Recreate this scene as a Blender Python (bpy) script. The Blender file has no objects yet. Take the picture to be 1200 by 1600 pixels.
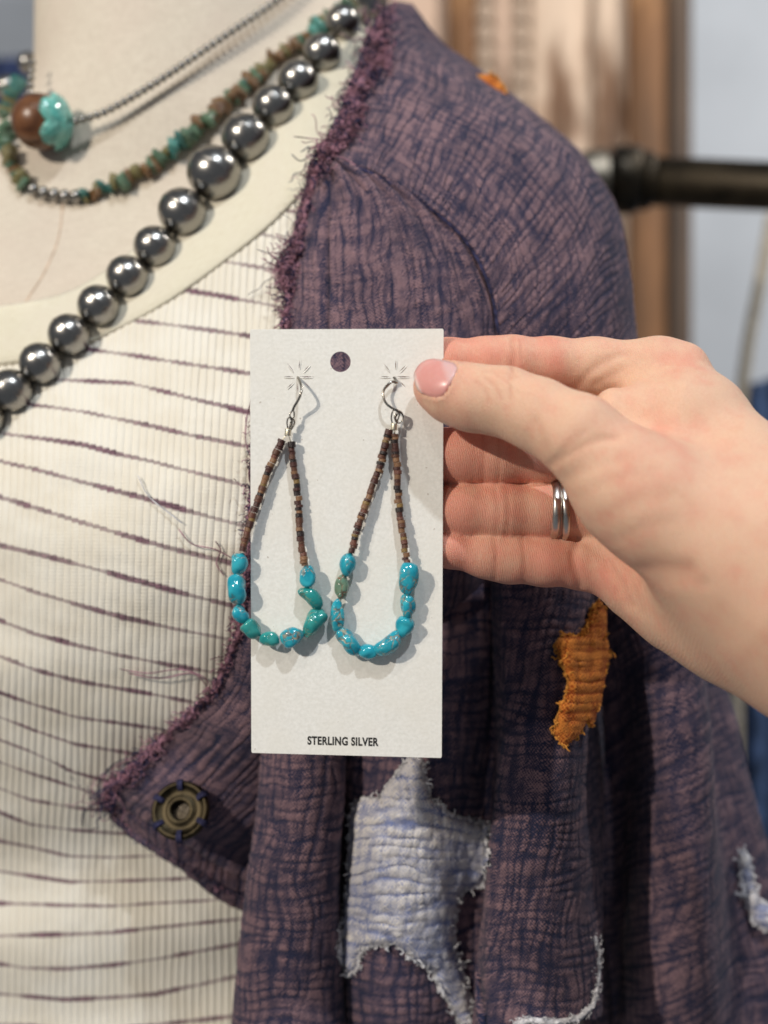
import bpy, math, random
import numpy as np
from mathutils import Vector, Matrix

random.seed(7)
rng = np.random.default_rng(7)
scn = bpy.context.scene
COL = scn.collection
PI = math.pi

# ------------------------------------------------------------------ camera, world, lamps, exposure
FPX, D0, CZ = 1900.0, 0.32, 1.30      # focal length in photo pixels, distance to the card (m), eye height (m)
cam_d = bpy.data.cameras.new('camera')
cam = bpy.data.objects.new('camera', cam_d)
COL.objects.link(cam)
cam.location = (0, 0, CZ)
cam.rotation_euler = (PI / 2, 0, 0)
cam_d.sensor_fit = 'VERTICAL'
cam_d.sensor_height = 36.0
cam_d.sensor_width = 27.0
cam_d.lens = 36.0 * FPX / 1600.0
cam_d.clip_start = 0.01
cam_d.clip_end = 50
cam_d.dof.use_dof = True
cam_d.dof.focus_distance = 0.332
cam_d.dof.aperture_fstop = 6.3
scn.camera = cam

world = bpy.data.worlds.new('World')
scn.world = world
world.use_nodes = True
bg = world.node_tree.nodes['Background']
bg.inputs[0].default_value = (0.84, 0.90, 1.0, 1)
bg.inputs[1].default_value = 0.17

CARD_C = Vector((-0.0098, 0.32, 1.293))


def lamp(name, direction, dist, size, power, color, target=CARD_C):
    d = bpy.data.lights.new(name, 'AREA')
    d.shape = 'DISK'
    d.size = size
    d.energy = power
    d.color = color
    o = bpy.data.objects.new(name, d)
    COL.objects.link(o)
    v = Vector(direction).normalized()
    o.location = target + v * dist
    o.rotation_euler = (-v).to_track_quat('-Z', 'Y').to_euler()
    return o


lamp('track_lamp_key', (-0.62, -0.68, 0.40), 1.5, 0.035, 14.5, (1.0, 0.91, 0.79))
lamp('track_lamp_beside_key', (-0.74, -0.68, 0.46), 1.6, 0.035, 2.8, (1.0, 0.93, 0.82))
lamp('track_lamp_overhead', (0.20, -0.54, 0.82), 1.6, 0.05, 11.0, (0.86, 0.93, 1.0))
lamp('added_fill_lamp', (-0.30, -0.75, 0.95), 2.2, 0.06, 4.0, (1.0, 0.95, 0.88))  # extra unseen lamp, added as fill for the dim surroundings
lamp('added_wall_lamp', (0.05, -0.80, 0.60), 1.5, 0.08, 17.0, (1.0, 0.96, 0.90), Vector((0.80, 1.75, 1.50)))  # unseen lamp, added to brighten the background wall and door

scn.view_settings.view_transform = 'Standard'
scn.view_settings.look = 'None'
scn.view_settings.gamma = 1.0
scn.view_settings.exposure = 0.0
scn.render.engine = 'CYCLES'
scn.cycles.use_denoising = True
scn.cycles.max_bounces = 6


# ------------------------------------------------------------------ geometry helpers
def W(px, py, dz):
    """photo pixel + millimetres behind the card plane -> world metres (arrays or scalars)"""
    px = np.asarray(px, float); py = np.asarray(py, float); dz = np.asarray(dz, float)
    D = D0 + dz * 1e-3
    return np.stack(np.broadcast_arrays((px - 600) / FPX * D, D, CZ + (800 - py) / FPX * D), -1)


def to_px(P):
    D = P[..., 1]
    return P[..., 0] / D * FPX + 600, 800 - (P[..., 2] - CZ) / D * FPX, (D - D0) * 1e3


def R(rpx, dz):
    """pixel length at that depth -> metres"""
    return rpx * (D0 + dz * 1e-3) / FPX


def lin(c):
    return tuple(((x / 255 / 12.92) if x / 255 <= 0.04045 else ((x / 255 + 0.055) / 1.055) ** 2.4) for x in c) + (1.0,)


def mesh_np(name, V, Q, smooth=True, attrs=None):
    V = np.ascontiguousarray(V, np.float32); Q = np.ascontiguousarray(Q, np.int32)
    me = bpy.data.meshes.new(name)
    k = Q.shape[1]
    me.vertices.add(len(V)); me.vertices.foreach_set('co', V.ravel())
    me.loops.add(Q.size); me.loops.foreach_set('vertex_index', Q.ravel())
    me.polygons.add(len(Q)); me.polygons.foreach_set('loop_start', np.arange(len(Q), dtype=np.int32) * k)
    me.update(calc_edges=True)
    me.validate()
    if smooth:
        me.shade_smooth()
    for an, av in (attrs or {}).items():
        av = np.ascontiguousarray(av, np.float32)
        if av.ndim == 1:
            a = me.attributes.new(an, 'FLOAT', 'POINT'); a.data.foreach_set('value', av)
        else:
            a = me.attributes.new(an, 'FLOAT_VECTOR', 'POINT'); a.data.foreach_set('vector', av.ravel())
    return me


def grid_quads(nr, nc, wrap=False):
    i = np.arange(nr - 1)[:, None]; j = np.arange(nc if wrap else nc - 1)[None, :]
    j2 = (j + 1) % nc
    a = i * nc + j; b = i * nc + j2
    return np.stack([a, b, b + nc, a + nc], -1).reshape(-1, 4)


WORLD = {}


def empty(name, loc, label, cat, group=None):
    o = bpy.data.objects.new(name, None)
    COL.objects.link(o)
    o.location = loc
    o.empty_display_size = 0.01
    o['label'] = label; o['category'] = cat
    if group: o['group'] = group
    WORLD[o.name] = Vector(loc)
    return o


def link(name, me, mat, parent=None, loc=None, rot=None, scale=None):
    o = bpy.data.objects.new(name, me)
    COL.objects.link(o)
    if mat is not None and len(me.materials) == 0:
        me.materials.append(mat)
    w = Vector(loc) if loc is not None else Vector((0, 0, 0))
    WORLD[o.name] = w
    if parent is not None:
        o.parent = parent
        o.location = w - WORLD[parent.name]
    else:
        o.location = w
    if rot is not None:
        o.rotation_mode = 'QUATERNION'; o.rotation_quaternion = rot
    if scale is not None:
        o.scale = scale
    return o


def obj(name, V, Q, mat, parent=None, smooth=True, attrs=None):
    """one mesh object from world-space vertices, its origin at the middle of the mesh"""
    c = (V.min(0) + V.max(0)) / 2
    return link(name, mesh_np(name, V - c, Q, smooth, attrs), mat, parent, c)


def solidify(o, t, offset=-1):
    m = o.modifiers.new('thickness', 'SOLIDIFY'); m.thickness = t; m.offset = offset
    return o


def tag(o, label, cat=None, group=None, kind=None):
    if label: o['label'] = label
    if cat: o['category'] = cat
    if group: o['group'] = group
    if kind: o['kind'] = kind
    return o


def crm(P, n):
    """Catmull-Rom along axis 0 through P, n samples"""
    P = np.asarray(P, float)
    m = len(P)
    A = np.concatenate([2 * P[:1] - P[1:2], P, 2 * P[-1:] - P[-2:-1]])
    t = np.linspace(0, m - 1, n); i = np.minimum(t.astype(int), m - 2); f = (t - i).reshape((-1,) + (1,) * (P.ndim - 1))
    p0, p1, p2, p3 = A[i], A[i + 1], A[i + 2], A[i + 3]
    return 0.5 * (2 * p1 + (p2 - p0) * f + (2 * p0 - 5 * p1 + 4 * p2 - p3) * f ** 2 + (3 * p1 - p0 - 3 * p2 + p3) * f ** 3)


def resample(P, step=None, n=None):
    P = np.asarray(P, float)
    s = np.concatenate([[0], np.cumsum(np.linalg.norm(np.diff(P, axis=0), axis=1))])
    if n is None: n = max(2, int(s[-1] / step) + 1)
    t = np.linspace(0, s[-1], n)
    return np.stack([np.interp(t, s, P[:, k]) for k in range(P.shape[1])], 1)


def tube_arrays(lines, sides=5, caps=True):
    """lines: list of (points Nx3, radius scalar or array) -> V, Q (one mesh)"""
    VV, QQ, n0 = [], [], 0
    a = np.arange(sides) * 2 * PI / sides
    for P, r in lines:
        P = np.asarray(P, float); n = len(P)
        T = np.gradient(P, axis=0); T /= np.linalg.norm(T, axis=1)[:, None] + 1e-12
        up = np.array([0.31, -0.9, 0.22]) if abs(T[0] @ np.array([0.31, -0.9, 0.22])) < 0.9 else np.array([1., 0, 0])
        N = []
        u = up - T[0] * (up @ T[0])
        for k in range(n):
            u = u - T[k] * (u @ T[k]); u = u / (np.linalg.norm(u) + 1e-12); N.append(u)
        N = np.array(N); B = np.cross(T, N)
        rr = np.broadcast_to(np.asarray(r, float), (n,))[:, None, None]
        if caps:
            rr = rr.copy(); rr[0] *= 0.25; rr[-1] *= 0.25
        V = P[:, None, :] + rr * (np.cos(a)[None, :, None] * N[:, None, :] + np.sin(a)[None, :, None] * B[:, None, :])
        VV.append(V.reshape(-1, 3)); QQ.append(grid_quads(n, sides, True) + n0); n0 += n * sides
    return np.concatenate(VV), np.concatenate(QQ)


def lathe(profile, sides=24, axis=None, origin=(0, 0, 0)):
    """profile: list (radius, height) revolved about the z axis (or axis)"""
    pr = np.asarray(profile, float); a = np.arange(sides) * 2 * PI / sides
    V = np.stack([pr[:, :1] * np.cos(a), pr[:, :1] * np.sin(a), np.repeat(pr[:, 1:2], sides, 1)], -1).reshape(-1, 3)
    if axis is not None:
        q = np.array(Vector((0, 0, 1)).rotation_difference(Vector(axis)).to_matrix())
        V = V @ q.T
    return V + np.asarray(origin, float), grid_quads(len(pr), sides, True)


def box(x0, x1, y0, y1, z0, z1, b=0.0):
    """bevelled box as a stack of loops"""
    b = min(b, (x1 - x0) / 3, (y1 - y0) / 3, (z1 - z0) / 3)
    def loop(ix, iy, z):
        X0, X1, Y0, Y1 = x0 + ix, x1 - ix, y0 + iy, y1 - iy
        c = b if ix == 0 else b * 0.5
        return [(X0 + c, Y0, z), (X1 - c, Y0, z), (X1, Y0 + c, z), (X1, Y1 - c, z), (X1 - c, Y1, z), (X0 + c, Y1, z), (X0, Y1 - c, z), (X0, Y0 + c, z)]
    mx, my = (x1 - x0) / 2 - 1e-6, (y1 - y0) / 2 - 1e-6
    L = [loop(mx, my, z0), loop(b, b, z0), loop(0, 0, z0 + b), loop(0, 0, z1 - b), loop(b, b, z1), loop(mx, my, z1)]
    return np.array(L).reshape(-1, 3), grid_quads(6, 8, True)


# ---- value noise
def vn(x, y, seed=0):
    x = np.asarray(x, float); y = np.asarray(y, float)
    xi = np.floor(x).astype(np.int64); yi = np.floor(y).astype(np.int64)
    fx = x - xi; fy = y - yi
    fx = fx * fx * (3 - 2 * fx); fy = fy * fy * (3 - 2 * fy)
    def h(i, j):
        n = (i * 374761393 + j * 668265263 + seed * 974634541) & 0x7fffffff
        n = ((n ^ (n >> 13)) * 1274126177) & 0x7fffffff
        return ((n ^ (n >> 16)) & 0xffff) / 65535.0
    a, b, c, d = h(xi, yi), h(xi + 1, yi), h(xi, yi + 1), h(xi + 1, yi + 1)
    return (a * (1 - fx) + b * fx) * (1 - fy) + (c * (1 - fx) + d * fx) * fy


def sstep(a, b, x):
    t = np.clip((x - a) / (b - a), 0, 1)
    return t * t * (3 - 2 * t)


# ---- signed distance meshing (surface nets)
def smin(a, b, k):
    h = np.clip(0.5 + 0.5 * (b - a) / k, 0, 1)
    return b * (1 - h) + a * h - k * h * (1 - h)


def rcone(P, a, b, ra, rb):
    ab = b - a; t = np.clip(((P - a) @ ab) / (ab @ ab), 0, 1)
    return np.linalg.norm(P - a - t[:, None] * ab, axis=1) - (ra + (rb - ra) * t)


def mesh_sdf(fn, lo, hi, h):
    lo = np.asarray(lo, float); n = np.ceil((np.asarray(hi) - lo) / h / 4).astype(int) * 4 + 1
    ax = [lo[k] + h * np.arange(n[k]) for k in range(3)]
    cax = [a[::4] for a in ax]
    def ev(A):
        G = np.stack(np.meshgrid(*A, indexing='ij'), -1).reshape(-1, 3)
        return np.concatenate([fn(g) for g in np.array_split(G, max(1, len(G) // 200000))])
    nc = [len(a) for a in cax]
    C = ev(cax).reshape(nc)
    S = np.repeat(np.repeat(np.repeat(C, 4, 0), 4, 1), 4, 2)[:n[0], :n[1], :n[2]].astype(np.float32)
    m = np.abs(S) < 9 * h
    I = np.nonzero(m)
    P = np.stack([ax[k][I[k]] for k in range(3)], -1)
    S[I] = np.concatenate([fn(g) for g in np.array_split(P, max(1, len(P) // 200000))])
    ins = S < 0
    cnt = np.zeros([k - 1 for k in n], np.int8)
    offs = [(i, j, k) for i in (0, 1) for j in (0, 1) for k in (0, 1)]
    sl = lambda A, o: A[o[0]:n[0] - 1 + o[0], o[1]:n[1] - 1 + o[1], o[2]:n[2] - 1 + o[2]]
    for o in offs: cnt += sl(ins, o)
    mask = (cnt > 0) & (cnt < 8)
    idx = -np.ones(mask.shape, np.int64); M = np.nonzero(mask); idx[M] = np.arange(len(M[0]))
    cv = {o: S[M[0] + o[0], M[1] + o[1], M[2] + o[2]] for o in offs}
    pos = np.zeros((len(M[0]), 3)); num = np.zeros(len(M[0]))
    for o in offs:
        for k in range(3):
            if o[k] == 0:
                p = list(o); p[k] = 1; p = tuple(p)
                va, vb = cv[o], cv[p]
                c = (va < 0) != (vb < 0)
                t = np.where(c, va / np.where(c, va - vb, 1), 0)
                q = np.zeros((len(va), 3)); q[:] = o; q[:, k] = t
                pos += q * c[:, None]; num += c
    V = lo + h * (np.stack(M, -1) + pos / num[:, None])
    quads = []
    for k in range(3):
        k1, k2 = (k + 1) % 3, (k + 2) % 3
        A = np.moveaxis(ins, (k, k1, k2), (0, 1, 2)); X = np.moveaxis(idx, (k, k1, k2), (0, 1, 2))
        e = A[:-1] != A[1:]
        e[:, 0, :] = False; e[:, :, 0] = False; e[:, -1, :] = False; e[:, :, -1] = False
        i, j, l = np.nonzero(e)
        q = np.stack([X[i, j - 1, l - 1], X[i, j, l - 1], X[i, j, l], X[i, j - 1, l]], -1)
        f = A[:-1][i, j, l]
        q[~f] = q[~f][:, ::-1]
        quads.append(q)
    return V, np.concatenate(quads)


def vnormals(V, Q):
    n = np.cross(V[Q[:, 2]] - V[Q[:, 0]], V[Q[:, 3]] - V[Q[:, 1]])
    N = np.zeros_like(V)
    for k in range(4): np.add.at(N, Q[:, k], n)
    return N / (np.linalg.norm(N, axis=1)[:, None] + 1e-20)


# ------------------------------------------------------------------ materials
class NT:
    def __init__(s, name, **pr):
        s.m = bpy.data.materials.new(name); s.m.use_nodes = True
        s.t = s.m.node_tree; s.p = s.t.nodes['Principled BSDF']
        s.out = s.t.nodes['Material Output']
        for k, v in pr.items(): s.set(k.replace('_', ' '), v)

    def put(s, sock, v):
        if isinstance(v, bpy.types.NodeSocket): s.t.links.new(v, sock)
        else: sock.default_value = v

    def set(s, k, v): s.put(s.p.inputs[k], v)

    def n(s, typ, ins=None, out=0, **props):
        nd = s.t.nodes.new('ShaderNode' + typ)
        for k, v in props.items(): setattr(nd, k, v)
        for k, v in (ins or {}).items(): s.put(nd.inputs[k], v)
        return nd.outputs[out]

    def math(s, op, a, b=0.0, c=None):
        ins = {0: a, 1: b}
        if c is not None: ins[2] = c
        return s.n('Math', ins, operation=op)

    def mix(s, f, a, b, blend='MIX'):
        nd = s.t.nodes.new('ShaderNodeMix'); nd.data_type = 'RGBA'; nd.blend_type = blend
        s.put(nd.inputs[0], f); s.put(nd.inputs[6], a); s.put(nd.inputs[7], b)
        return nd.outputs[2]

    def ss(s, x, a, b, lo=0.0, hi=1.0):
        return s.n('MapRange', {0: x, 1: a, 2: b, 3: lo, 4: hi}, interpolation_type='SMOOTHSTEP')

    def noise(s, scale, vec=None, detail=3.0, rough=0.55, out=0):
        ins = {'Scale': scale, 'Detail': detail, 'Roughness': rough}
        if vec is not None: ins['Vector'] = vec
        return s.n('TexNoise', ins, out)

    def coord(s, which='Object'):
        nd = s.t.nodes.new('ShaderNodeTexCoord'); return nd.outputs[which]

    def attr(s, name, out='Fac'):
        nd = s.t.nodes.new('ShaderNodeAttribute'); nd.attribute_name = name; return nd.outputs[out]

    def scale(s, vec, sc):
        return s.n('Mapping', {'Vector': vec, 'Scale': sc})

    def bump(s, h, dist, strength=1.0):
        s.set('Normal', s.n('Bump', {'Height': h, 'Distance': dist, 'Strength': strength}))


def fabric_mat(name, dark, light, bias=0.0, weave=1.0):
    """crinkled gauze: 'fab' = millimetres along the cloth, 'crk' = how far the dye is worn back to the light thread"""
    m = NT(name, Roughness=0.92)
    m.set('Specular IOR Level', 0.15)
    fab = m.attr('fab', 'Vector'); crk = m.attr('crk')
    sep = m.t.nodes.new('ShaderNodeSeparateXYZ'); m.put(sep.inputs[0], fab)
    wob = m.noise(0.35, fab, 2.0)
    u = m.math('ADD', sep.outputs[0], m.math('MULTIPLY', wob, 2.2)); v = m.math('ADD', sep.outputs[1], m.math('MULTIPLY', wob, 1.6))
    p1 = m.math('SINE', m.math('MULTIPLY', m.math('ADD', u, v), 2 * PI / 1.0))
    p2 = m.math('SINE', m.math('MULTIPLY', m.math('SUBTRACT', u, m.math('MULTIPLY', v, 0.8)), 2 * PI / 0.78))
    w = m.math('MULTIPLY', m.math('ADD', p1, p2), 0.25)
    fine = m.noise(1.5, fab, 2.0, 0.7)
    mid = m.noise(0.24, fab, 3.0, 0.6)
    x = m.math('ADD', m.math('MULTIPLY', crk, 0.85), m.math('MULTIPLY', m.math('SUBTRACT', mid, 0.5), 0.8))
    x = m.math('ADD', x, m.math('MULTIPLY', w, 1.15 * weave))
    x = m.math('ADD', x, m.math('MULTIPLY', m.math('SUBTRACT', fine, 0.5), 1.0))
    f = m.ss(m.math('ADD', x, bias), 0.0, 0.95)
    col = m.mix(f, lin(dark), lin(light))
    tone = m.noise(0.045, fab, 2.0)
    col = m.mix(m.ss(tone, 0.35, 0.7, 0.0, 0.35), col, lin([c * 0.8 for c in dark]))
    m.set('Base Color', col)
    m.set('Sheen Weight', 0.08); m.set('Sheen Roughness', 0.5)
    m.bump(m.math('ADD', m.math('MULTIPLY', w, 0.5), m.math('MULTIPLY', fine, 0.9)), 0.0004, 0.8)
    return m.m


M = {}
M['jacket'] = fabric_mat('faded_indigo_gauze', (38, 44, 70), (146, 116, 120), -0.19)
M['star_white'] = fabric_mat('pale_blue_gauze', (108, 122, 170), (226, 219, 212), -0.02)
M['star_orange'] = fabric_mat('orange_gauze', (152, 62, 24), (232, 146, 66), 0.0)


def simple(name, rgb, rough=0.6, metal=0.0, var=0.15, scale=400, bump=0.0, spec=0.5):
    m = NT(name, Roughness=rough, Metallic=metal)
    m.set('Specular IOR Level', spec)
    co = m.coord()
    nz = m.noise(scale, co)
    m.set('Base Color', m.mix(m.ss(nz, 0.3, 0.7), lin([c * (1 - var) for c in rgb]), lin([min(255, c * (1 + var)) for c in rgb])))
    if bump: m.bump(nz, bump, 0.6)
    return m.m


M['thread'] = simple('mauve_thread', (140, 104, 116), 0.95, 0, 0.35, 300, spec=0.1)
M['thread_dark'] = simple('indigo_thread', (50, 50, 74), 0.95, 0, 0.3, 300, spec=0.1)
M['thread_white'] = simple('pale_thread', (206, 204, 206), 0.95, 0, 0.15, 300, spec=0.1)
M['thread_orange'] = simple('orange_thread', (212, 146, 70), 0.95, 0, 0.2, 300, spec=0.1)

# paper card with a tan ring stain, specks and a soft crease
def card_material():
    m = NT('card_stock', Roughness=0.82)
    m.set('Specular IOR Level', 0.25)
    co = m.coord()
    mm = m.scale(co, (1000, 1000, 1000))
    fib = m.noise(1.1, mm, 5.0, 0.65)
    big = m.noise(0.06, mm, 2.0)
    col = m.mix(m.ss(fib, 0.3, 0.75), lin((230, 228, 221)), lin((243, 241, 235)))
    col = m.mix(m.ss(big, 0.35, 0.7, 0.0, 0.5), col, lin((234, 230, 220)))
    def at(px, py):
        w = W(px, py, 0); return tuple((w - np.array(CARD_C)) * 1000)
    wob = m.n('VectorMath', {0: mm, 1: m.n('VectorMath', {0: m.noise(0.5, mm, 2.0, out=1), 1: (0.5, 0.5, 0.5)}, operation='SUBTRACT')}, operation='ADD')
    d = m.n('VectorMath', {0: wob, 1: at(650, 649)}, operation='DISTANCE', out=1)
    ring = m.math('MULTIPLY', m.ss(d, 1.25, 1.5), m.ss(d, 2.0, 1.55))
    inner = m.ss(d, 1.9, 1.5, 0, 0.35)
    st = m.math('MAXIMUM', ring, inner)
    col = m.mix(m.math('MULTIPLY', st, 0.55), col, lin((196, 170, 110)))
    sp = m.ss(m.noise(0.55, m.scale(mm, (1, 1, 0.6)), 1.0), 0.755, 0.80, 0, 0.5)
    col = m.mix(sp, col, lin((140, 120, 100)))
    m.set('Base Color', col)
    m.bump(m.math('ADD', fib, m.math('MULTIPLY', big, 2.0)), 0.00016, 0.55)
    return m.m
M['card'] = card_material()
M['ink'] = simple('black_ink', (30, 29, 29), 0.7, 0, 0.1, 800)


def silver(name, rgb, rough, dark=0.25, scale=180):
    m = NT(name, Metallic=1.0)
    co = m.coord()
    nz = m.noise(scale, co, 4.0)
    m.set('Base Color', m.mix(m.ss(nz, 0.3, 0.75, 0, 1), lin([c * (1 - dark) for c in rgb]), lin(rgb)))
    m.set('Roughness', m.ss(nz, 0.2, 0.8, rough * 0.75, rough * 1.35))
    m.bump(m.noise(scale * 6, co, 2.0), 0.00003, 0.35)
    return m.m
M['pearl'] = silver('oxidised_silver', (188, 185, 180), 0.23, 0.4)
M['wire'] = silver('silver_wire', (178, 172, 162), 0.22)
M['crimp'] = silver('bright_silver', (226, 218, 196), 0.35)
M['ring'] = silver('hammered_silver', (236, 231, 222), 0.32)
M['brass'] = silver('aged_brass', (82, 73, 56), 0.45, 0.5)


def turquoise(name, a, b, vein, vein_amt):
    m = NT(name, Roughness=0.14)
    m.set('Coat Weight', 0.25); m.set('Coat Roughness', 0.1)
    co = m.coord()
    rnd = m.n('ObjectInfo', out='Random')
    off = m.n('CombineXYZ', {0: m.math('MULTIPLY', rnd, 3.1), 1: m.math('MULTIPLY', rnd, 1.7), 2: rnd})
    p = m.n('VectorMath', {0: co, 1: off}, operation='ADD')
    n1 = m.noise(330, p, 4.0)
    col = m.mix(m.ss(n1, 0.3, 0.7), lin(a), lin(b))
    col = m.mix(m.math('MULTIPLY', rnd, 0.5), col, lin(a))
    warp = m.n('VectorMath', {0: p, 1: m.n('VectorMath', {0: m.noise(420, p, 3.0, out=1), 1: (0.0022, 0.0022, 0.0022)}, operation='MULTIPLY')}, operation='ADD')
    vd = m.n('TexVoronoi', {'Vector': warp, 'Scale': 380.0}, feature='DISTANCE_TO_EDGE')
    patch = m.ss(m.noise(190, p, 2.0), 0.46, 0.60)
    line = m.math('MULTIPLY', m.ss(vd, 0.075, 0.02), patch)
    blot = m.ss(m.noise(900, p, 3.0), 0.60, 0.68, 0, 0.85)
    vm = m.math('MULTIPLY', m.math('MAXIMUM', line, m.math('MULTIPLY', blot, patch)), vein_amt)
    vc = m.mix(m.ss(m.noise(700, p), 0.4, 0.6), lin(vein), lin((84, 62, 48)))
    m.set('Base Color', m.mix(vm, col, vc))
    m.set('Roughness', m.ss(vm, 0, 1, 0.12, 0.4))
    m.bump(m.math('SUBTRACT', m.math('MULTIPLY', m.noise(260, p, 2.0), 1.2), vm), 0.00025, 0.5)
    return m.m
M['turq_blue'] = turquoise('blue_turquoise', (20, 144, 168), (62, 182, 196), (176, 158, 124), 0.85)
M['turq_green'] = turquoise('green_turquoise', (28, 134, 134), (64, 160, 154), (150, 160, 120), 0.6)
M['turq_tan'] = turquoise('tan_green_turquoise', (112, 128, 104), (96, 150, 132), (150, 110, 84), 1.0)


def shell_bead(name, rgb):
    m = NT(name, Roughness=0.34)
    co = m.coord()
    rnd = m.n('ObjectInfo', out='Random')
    st = m.noise(700, m.scale(co, (1, 1, 4)), 3.0)
    c = m.mix(m.ss(st, 0.35, 0.7), lin([x * 0.7 for x in rgb]), lin([min(255, x * 1.2) for x in rgb]))
    m.set('Base Color', m.mix(m.math('MULTIPLY', rnd, 0.4), c, lin([x * 0.6 for x in rgb])))
    m.bump(st, 0.0001, 0.5)
    return m.m
SH = [shell_bead('shell_' + n, c) for n, c in (('plum', (82, 48, 42)), ('brown', (104, 68, 52)), ('tan', (150, 110, 78)), ('dark', (46, 34, 34)), ('rust', (118, 74, 60)), ('ochre', (150, 120, 70)))]


def skin_material():
    m = NT('skin', Roughness=0.48)
    m.set('Specular IOR Level', 0.38)
    tone = m.attr('tone'); cre = m.attr('crease')
    co = m.coord()
    mm = m.scale(co, (1000, 1000, 1000))
    bl = m.noise(0.16, mm, 4.0, 0.6)
    t = m.math('ADD', tone, m.math('MULTIPLY', m.math('SUBTRACT', bl, 0.5), 1.35))
    col = m.mix(m.ss(t, 0.0, 1.0), lin((230, 189, 160)), lin((226, 154, 132)))
    col = m.mix(m.math('MULTIPLY', cre, 0.5), col, lin((196, 116, 94)))  # redder crease skin, with the shade of fine lines painted into the colour
    fine = m.noise(1.6, m.scale(mm, (1.0, 1.0, 2.4)), 3.0, 0.6)
    col = m.mix(m.ss(fine, 0.4, 0.75, 0, 0.22), col, lin((196, 128, 104)))
    m.set('Base Color', col)
    m.set('Subsurface Weight', 0.30); m.set('Subsurface Radius', (1.0, 0.35, 0.2)); m.set('Subsurface Scale', 0.0022)
    vor = m.n('TexVoronoi', {'Vector': m.scale(mm, (1.0, 1.0, 1.8)), 'Scale': 1.7}, feature='DISTANCE_TO_EDGE')
    ln = m.n('TexWave', {'Vector': m.n('Mapping', {'Vector': mm, 'Rotation': (0, 0.2, 0)}), 'Scale': 0.55, 'Distortion': 5.0, 'Detail': 2.0, 'Detail Scale': 1.2}, bands_direction='X')
    hgt = m.math('ADD', m.math('MULTIPLY', m.ss(vor, 0.0, 0.22), 0.28), m.math('ADD', m.math('MULTIPLY', fine, 0.5), m.math('MULTIPLY', ln, 0.4)))
    m.bump(hgt, 0.00024, 0.7)
    return m.m
M['skin'] = skin_material()


def nail_material():
    m = NT('nail', Roughness=0.36)
    m.set('Coat Weight', 0.08); m.set('Coat Roughness', 0.15)
    t = m.attr('tone')
    nz = m.noise(500, m.coord(), 2.0)
    col = m.mix(m.ss(t, 0.62, 0.78), lin((214, 148, 140)), lin((216, 176, 172)))
    col = m.mix(m.ss(t, 0.10, 0.02), col, lin((236, 206, 196)))
    m.set('Base Color', m.mix(m.ss(nz, 0.3, 0.7, 0, 0.2), col, lin((228, 172, 164))))
    m.set('Subsurface Weight', 0.15); m.set('Subsurface Scale', 0.001)
    m.bump(nz, 0.00006, 0.4)
    return m.m
M['nail'] = nail_material()


def linen_material():
    m = NT('mannequin_linen', Roughness=0.9)
    m.set('Specular IOR Level', 0.15)
    mm = m.scale(m.coord(), (1000, 1000, 1000))
    a = m.noise(0.9, m.scale(mm, (0.25, 0.25, 2.2)), 3.0); b = m.noise(0.9, m.scale(mm, (2.2, 2.2, 0.25)), 3.0)
    w = m.math('MULTIPLY', m.math('ADD', a, b), 0.5)
    col = m.mix(m.ss(w, 0.38, 0.62), lin((202, 191, 175)), lin((216, 206, 190)))
    col = m.mix(m.ss(m.noise(0.03, mm, 3.0), 0.35, 0.7, 0, 0.4), col, lin((206, 190, 176)))
    m.set('Base Color', col); m.bump(w, 0.0003, 0.5)
    return m.m
M['linen'] = linen_material()


def rib_material():
    m = NT('ribbed_knit', Roughness=0.9)
    m.set('Specular IOR Level', 0.12); m.set('Sheen Weight', 0.2)
    fab = m.attr('fab', 'Vector'); v = m.attr('stripe')
    sep = m.t.nodes.new('ShaderNodeSeparateXYZ'); m.put(sep.inputs[0], fab)
    U = sep.outputs[0]
    jag = m.noise(1.2, fab, 2.0, 0.7)
    d = m.math('ABSOLUTE', m.math('SUBTRACT', m.math('FRACT', m.math('ADD', m.math('ADD', v, 0.5), m.math('MULTIPLY', m.math('SUBTRACT', jag, 0.5), 0.07))), 0.5))
    row = m.math('FLOOR', m.math('ADD', v, 0.5))
    ink = m.noise(0.075, m.n('CombineXYZ', {0: U, 1: m.math('MULTIPLY', row, 37.0), 2: 0.0}), 3.0, 0.6)
    wid = m.ss(ink, 0.3, 0.75, 0.038, 0.088)
    s = m.n('MapRange', {0: m.math('DIVIDE', d, wid), 1: 1.5, 2: 0.5, 3: 0.0, 4: 1.0}, interpolation_type='SMOOTHSTEP')
    dark = m.ss(ink, 0.35, 0.65, 0.55, 0.95)
    stitch = m.math('SINE', m.math('MULTIPLY', sep.outputs[1], 2 * PI / 1.1))
    base = m.mix(m.ss(m.noise(0.05, fab, 3.0), 0.35, 0.65), lin((230, 225, 213)), lin((224, 217, 202)))
    col = m.mix(m.math('MULTIPLY', s, dark), base, m.mix(m.ss(jag, 0.4, 0.6), lin((128, 90, 106)), lin((80, 50, 66))))
    m.set('Base Color', col)
    m.bump(m.math('ADD', m.math('MULTIPLY', stitch, 0.12), m.noise(1.6, fab, 2.0)), 0.0002, 0.5)
    return m.m
M['rib'] = rib_material()


def band_material():
    m = NT('neckband_jersey', Roughness=0.88)
    m.set('Specular IOR Level', 0.15); m.set('Sheen Weight', 0.2)
    fab = m.attr('fab', 'Vector')
    a = m.noise(1.4, m.scale(fab, (0.3, 2.5, 1)), 3.0)
    col = m.mix(m.ss(a, 0.35, 0.65), lin((216, 208, 186)), lin((224, 218, 198)))
    m.set('Base Color', m.mix(m.ss(m.noise(0.05, fab), 0.4, 0.7, 0, 0.3), col, lin((222, 212, 200))))
    m.bump(a, 0.0004, 0.6)
    return m.m
M['band'] = band_material()

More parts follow.
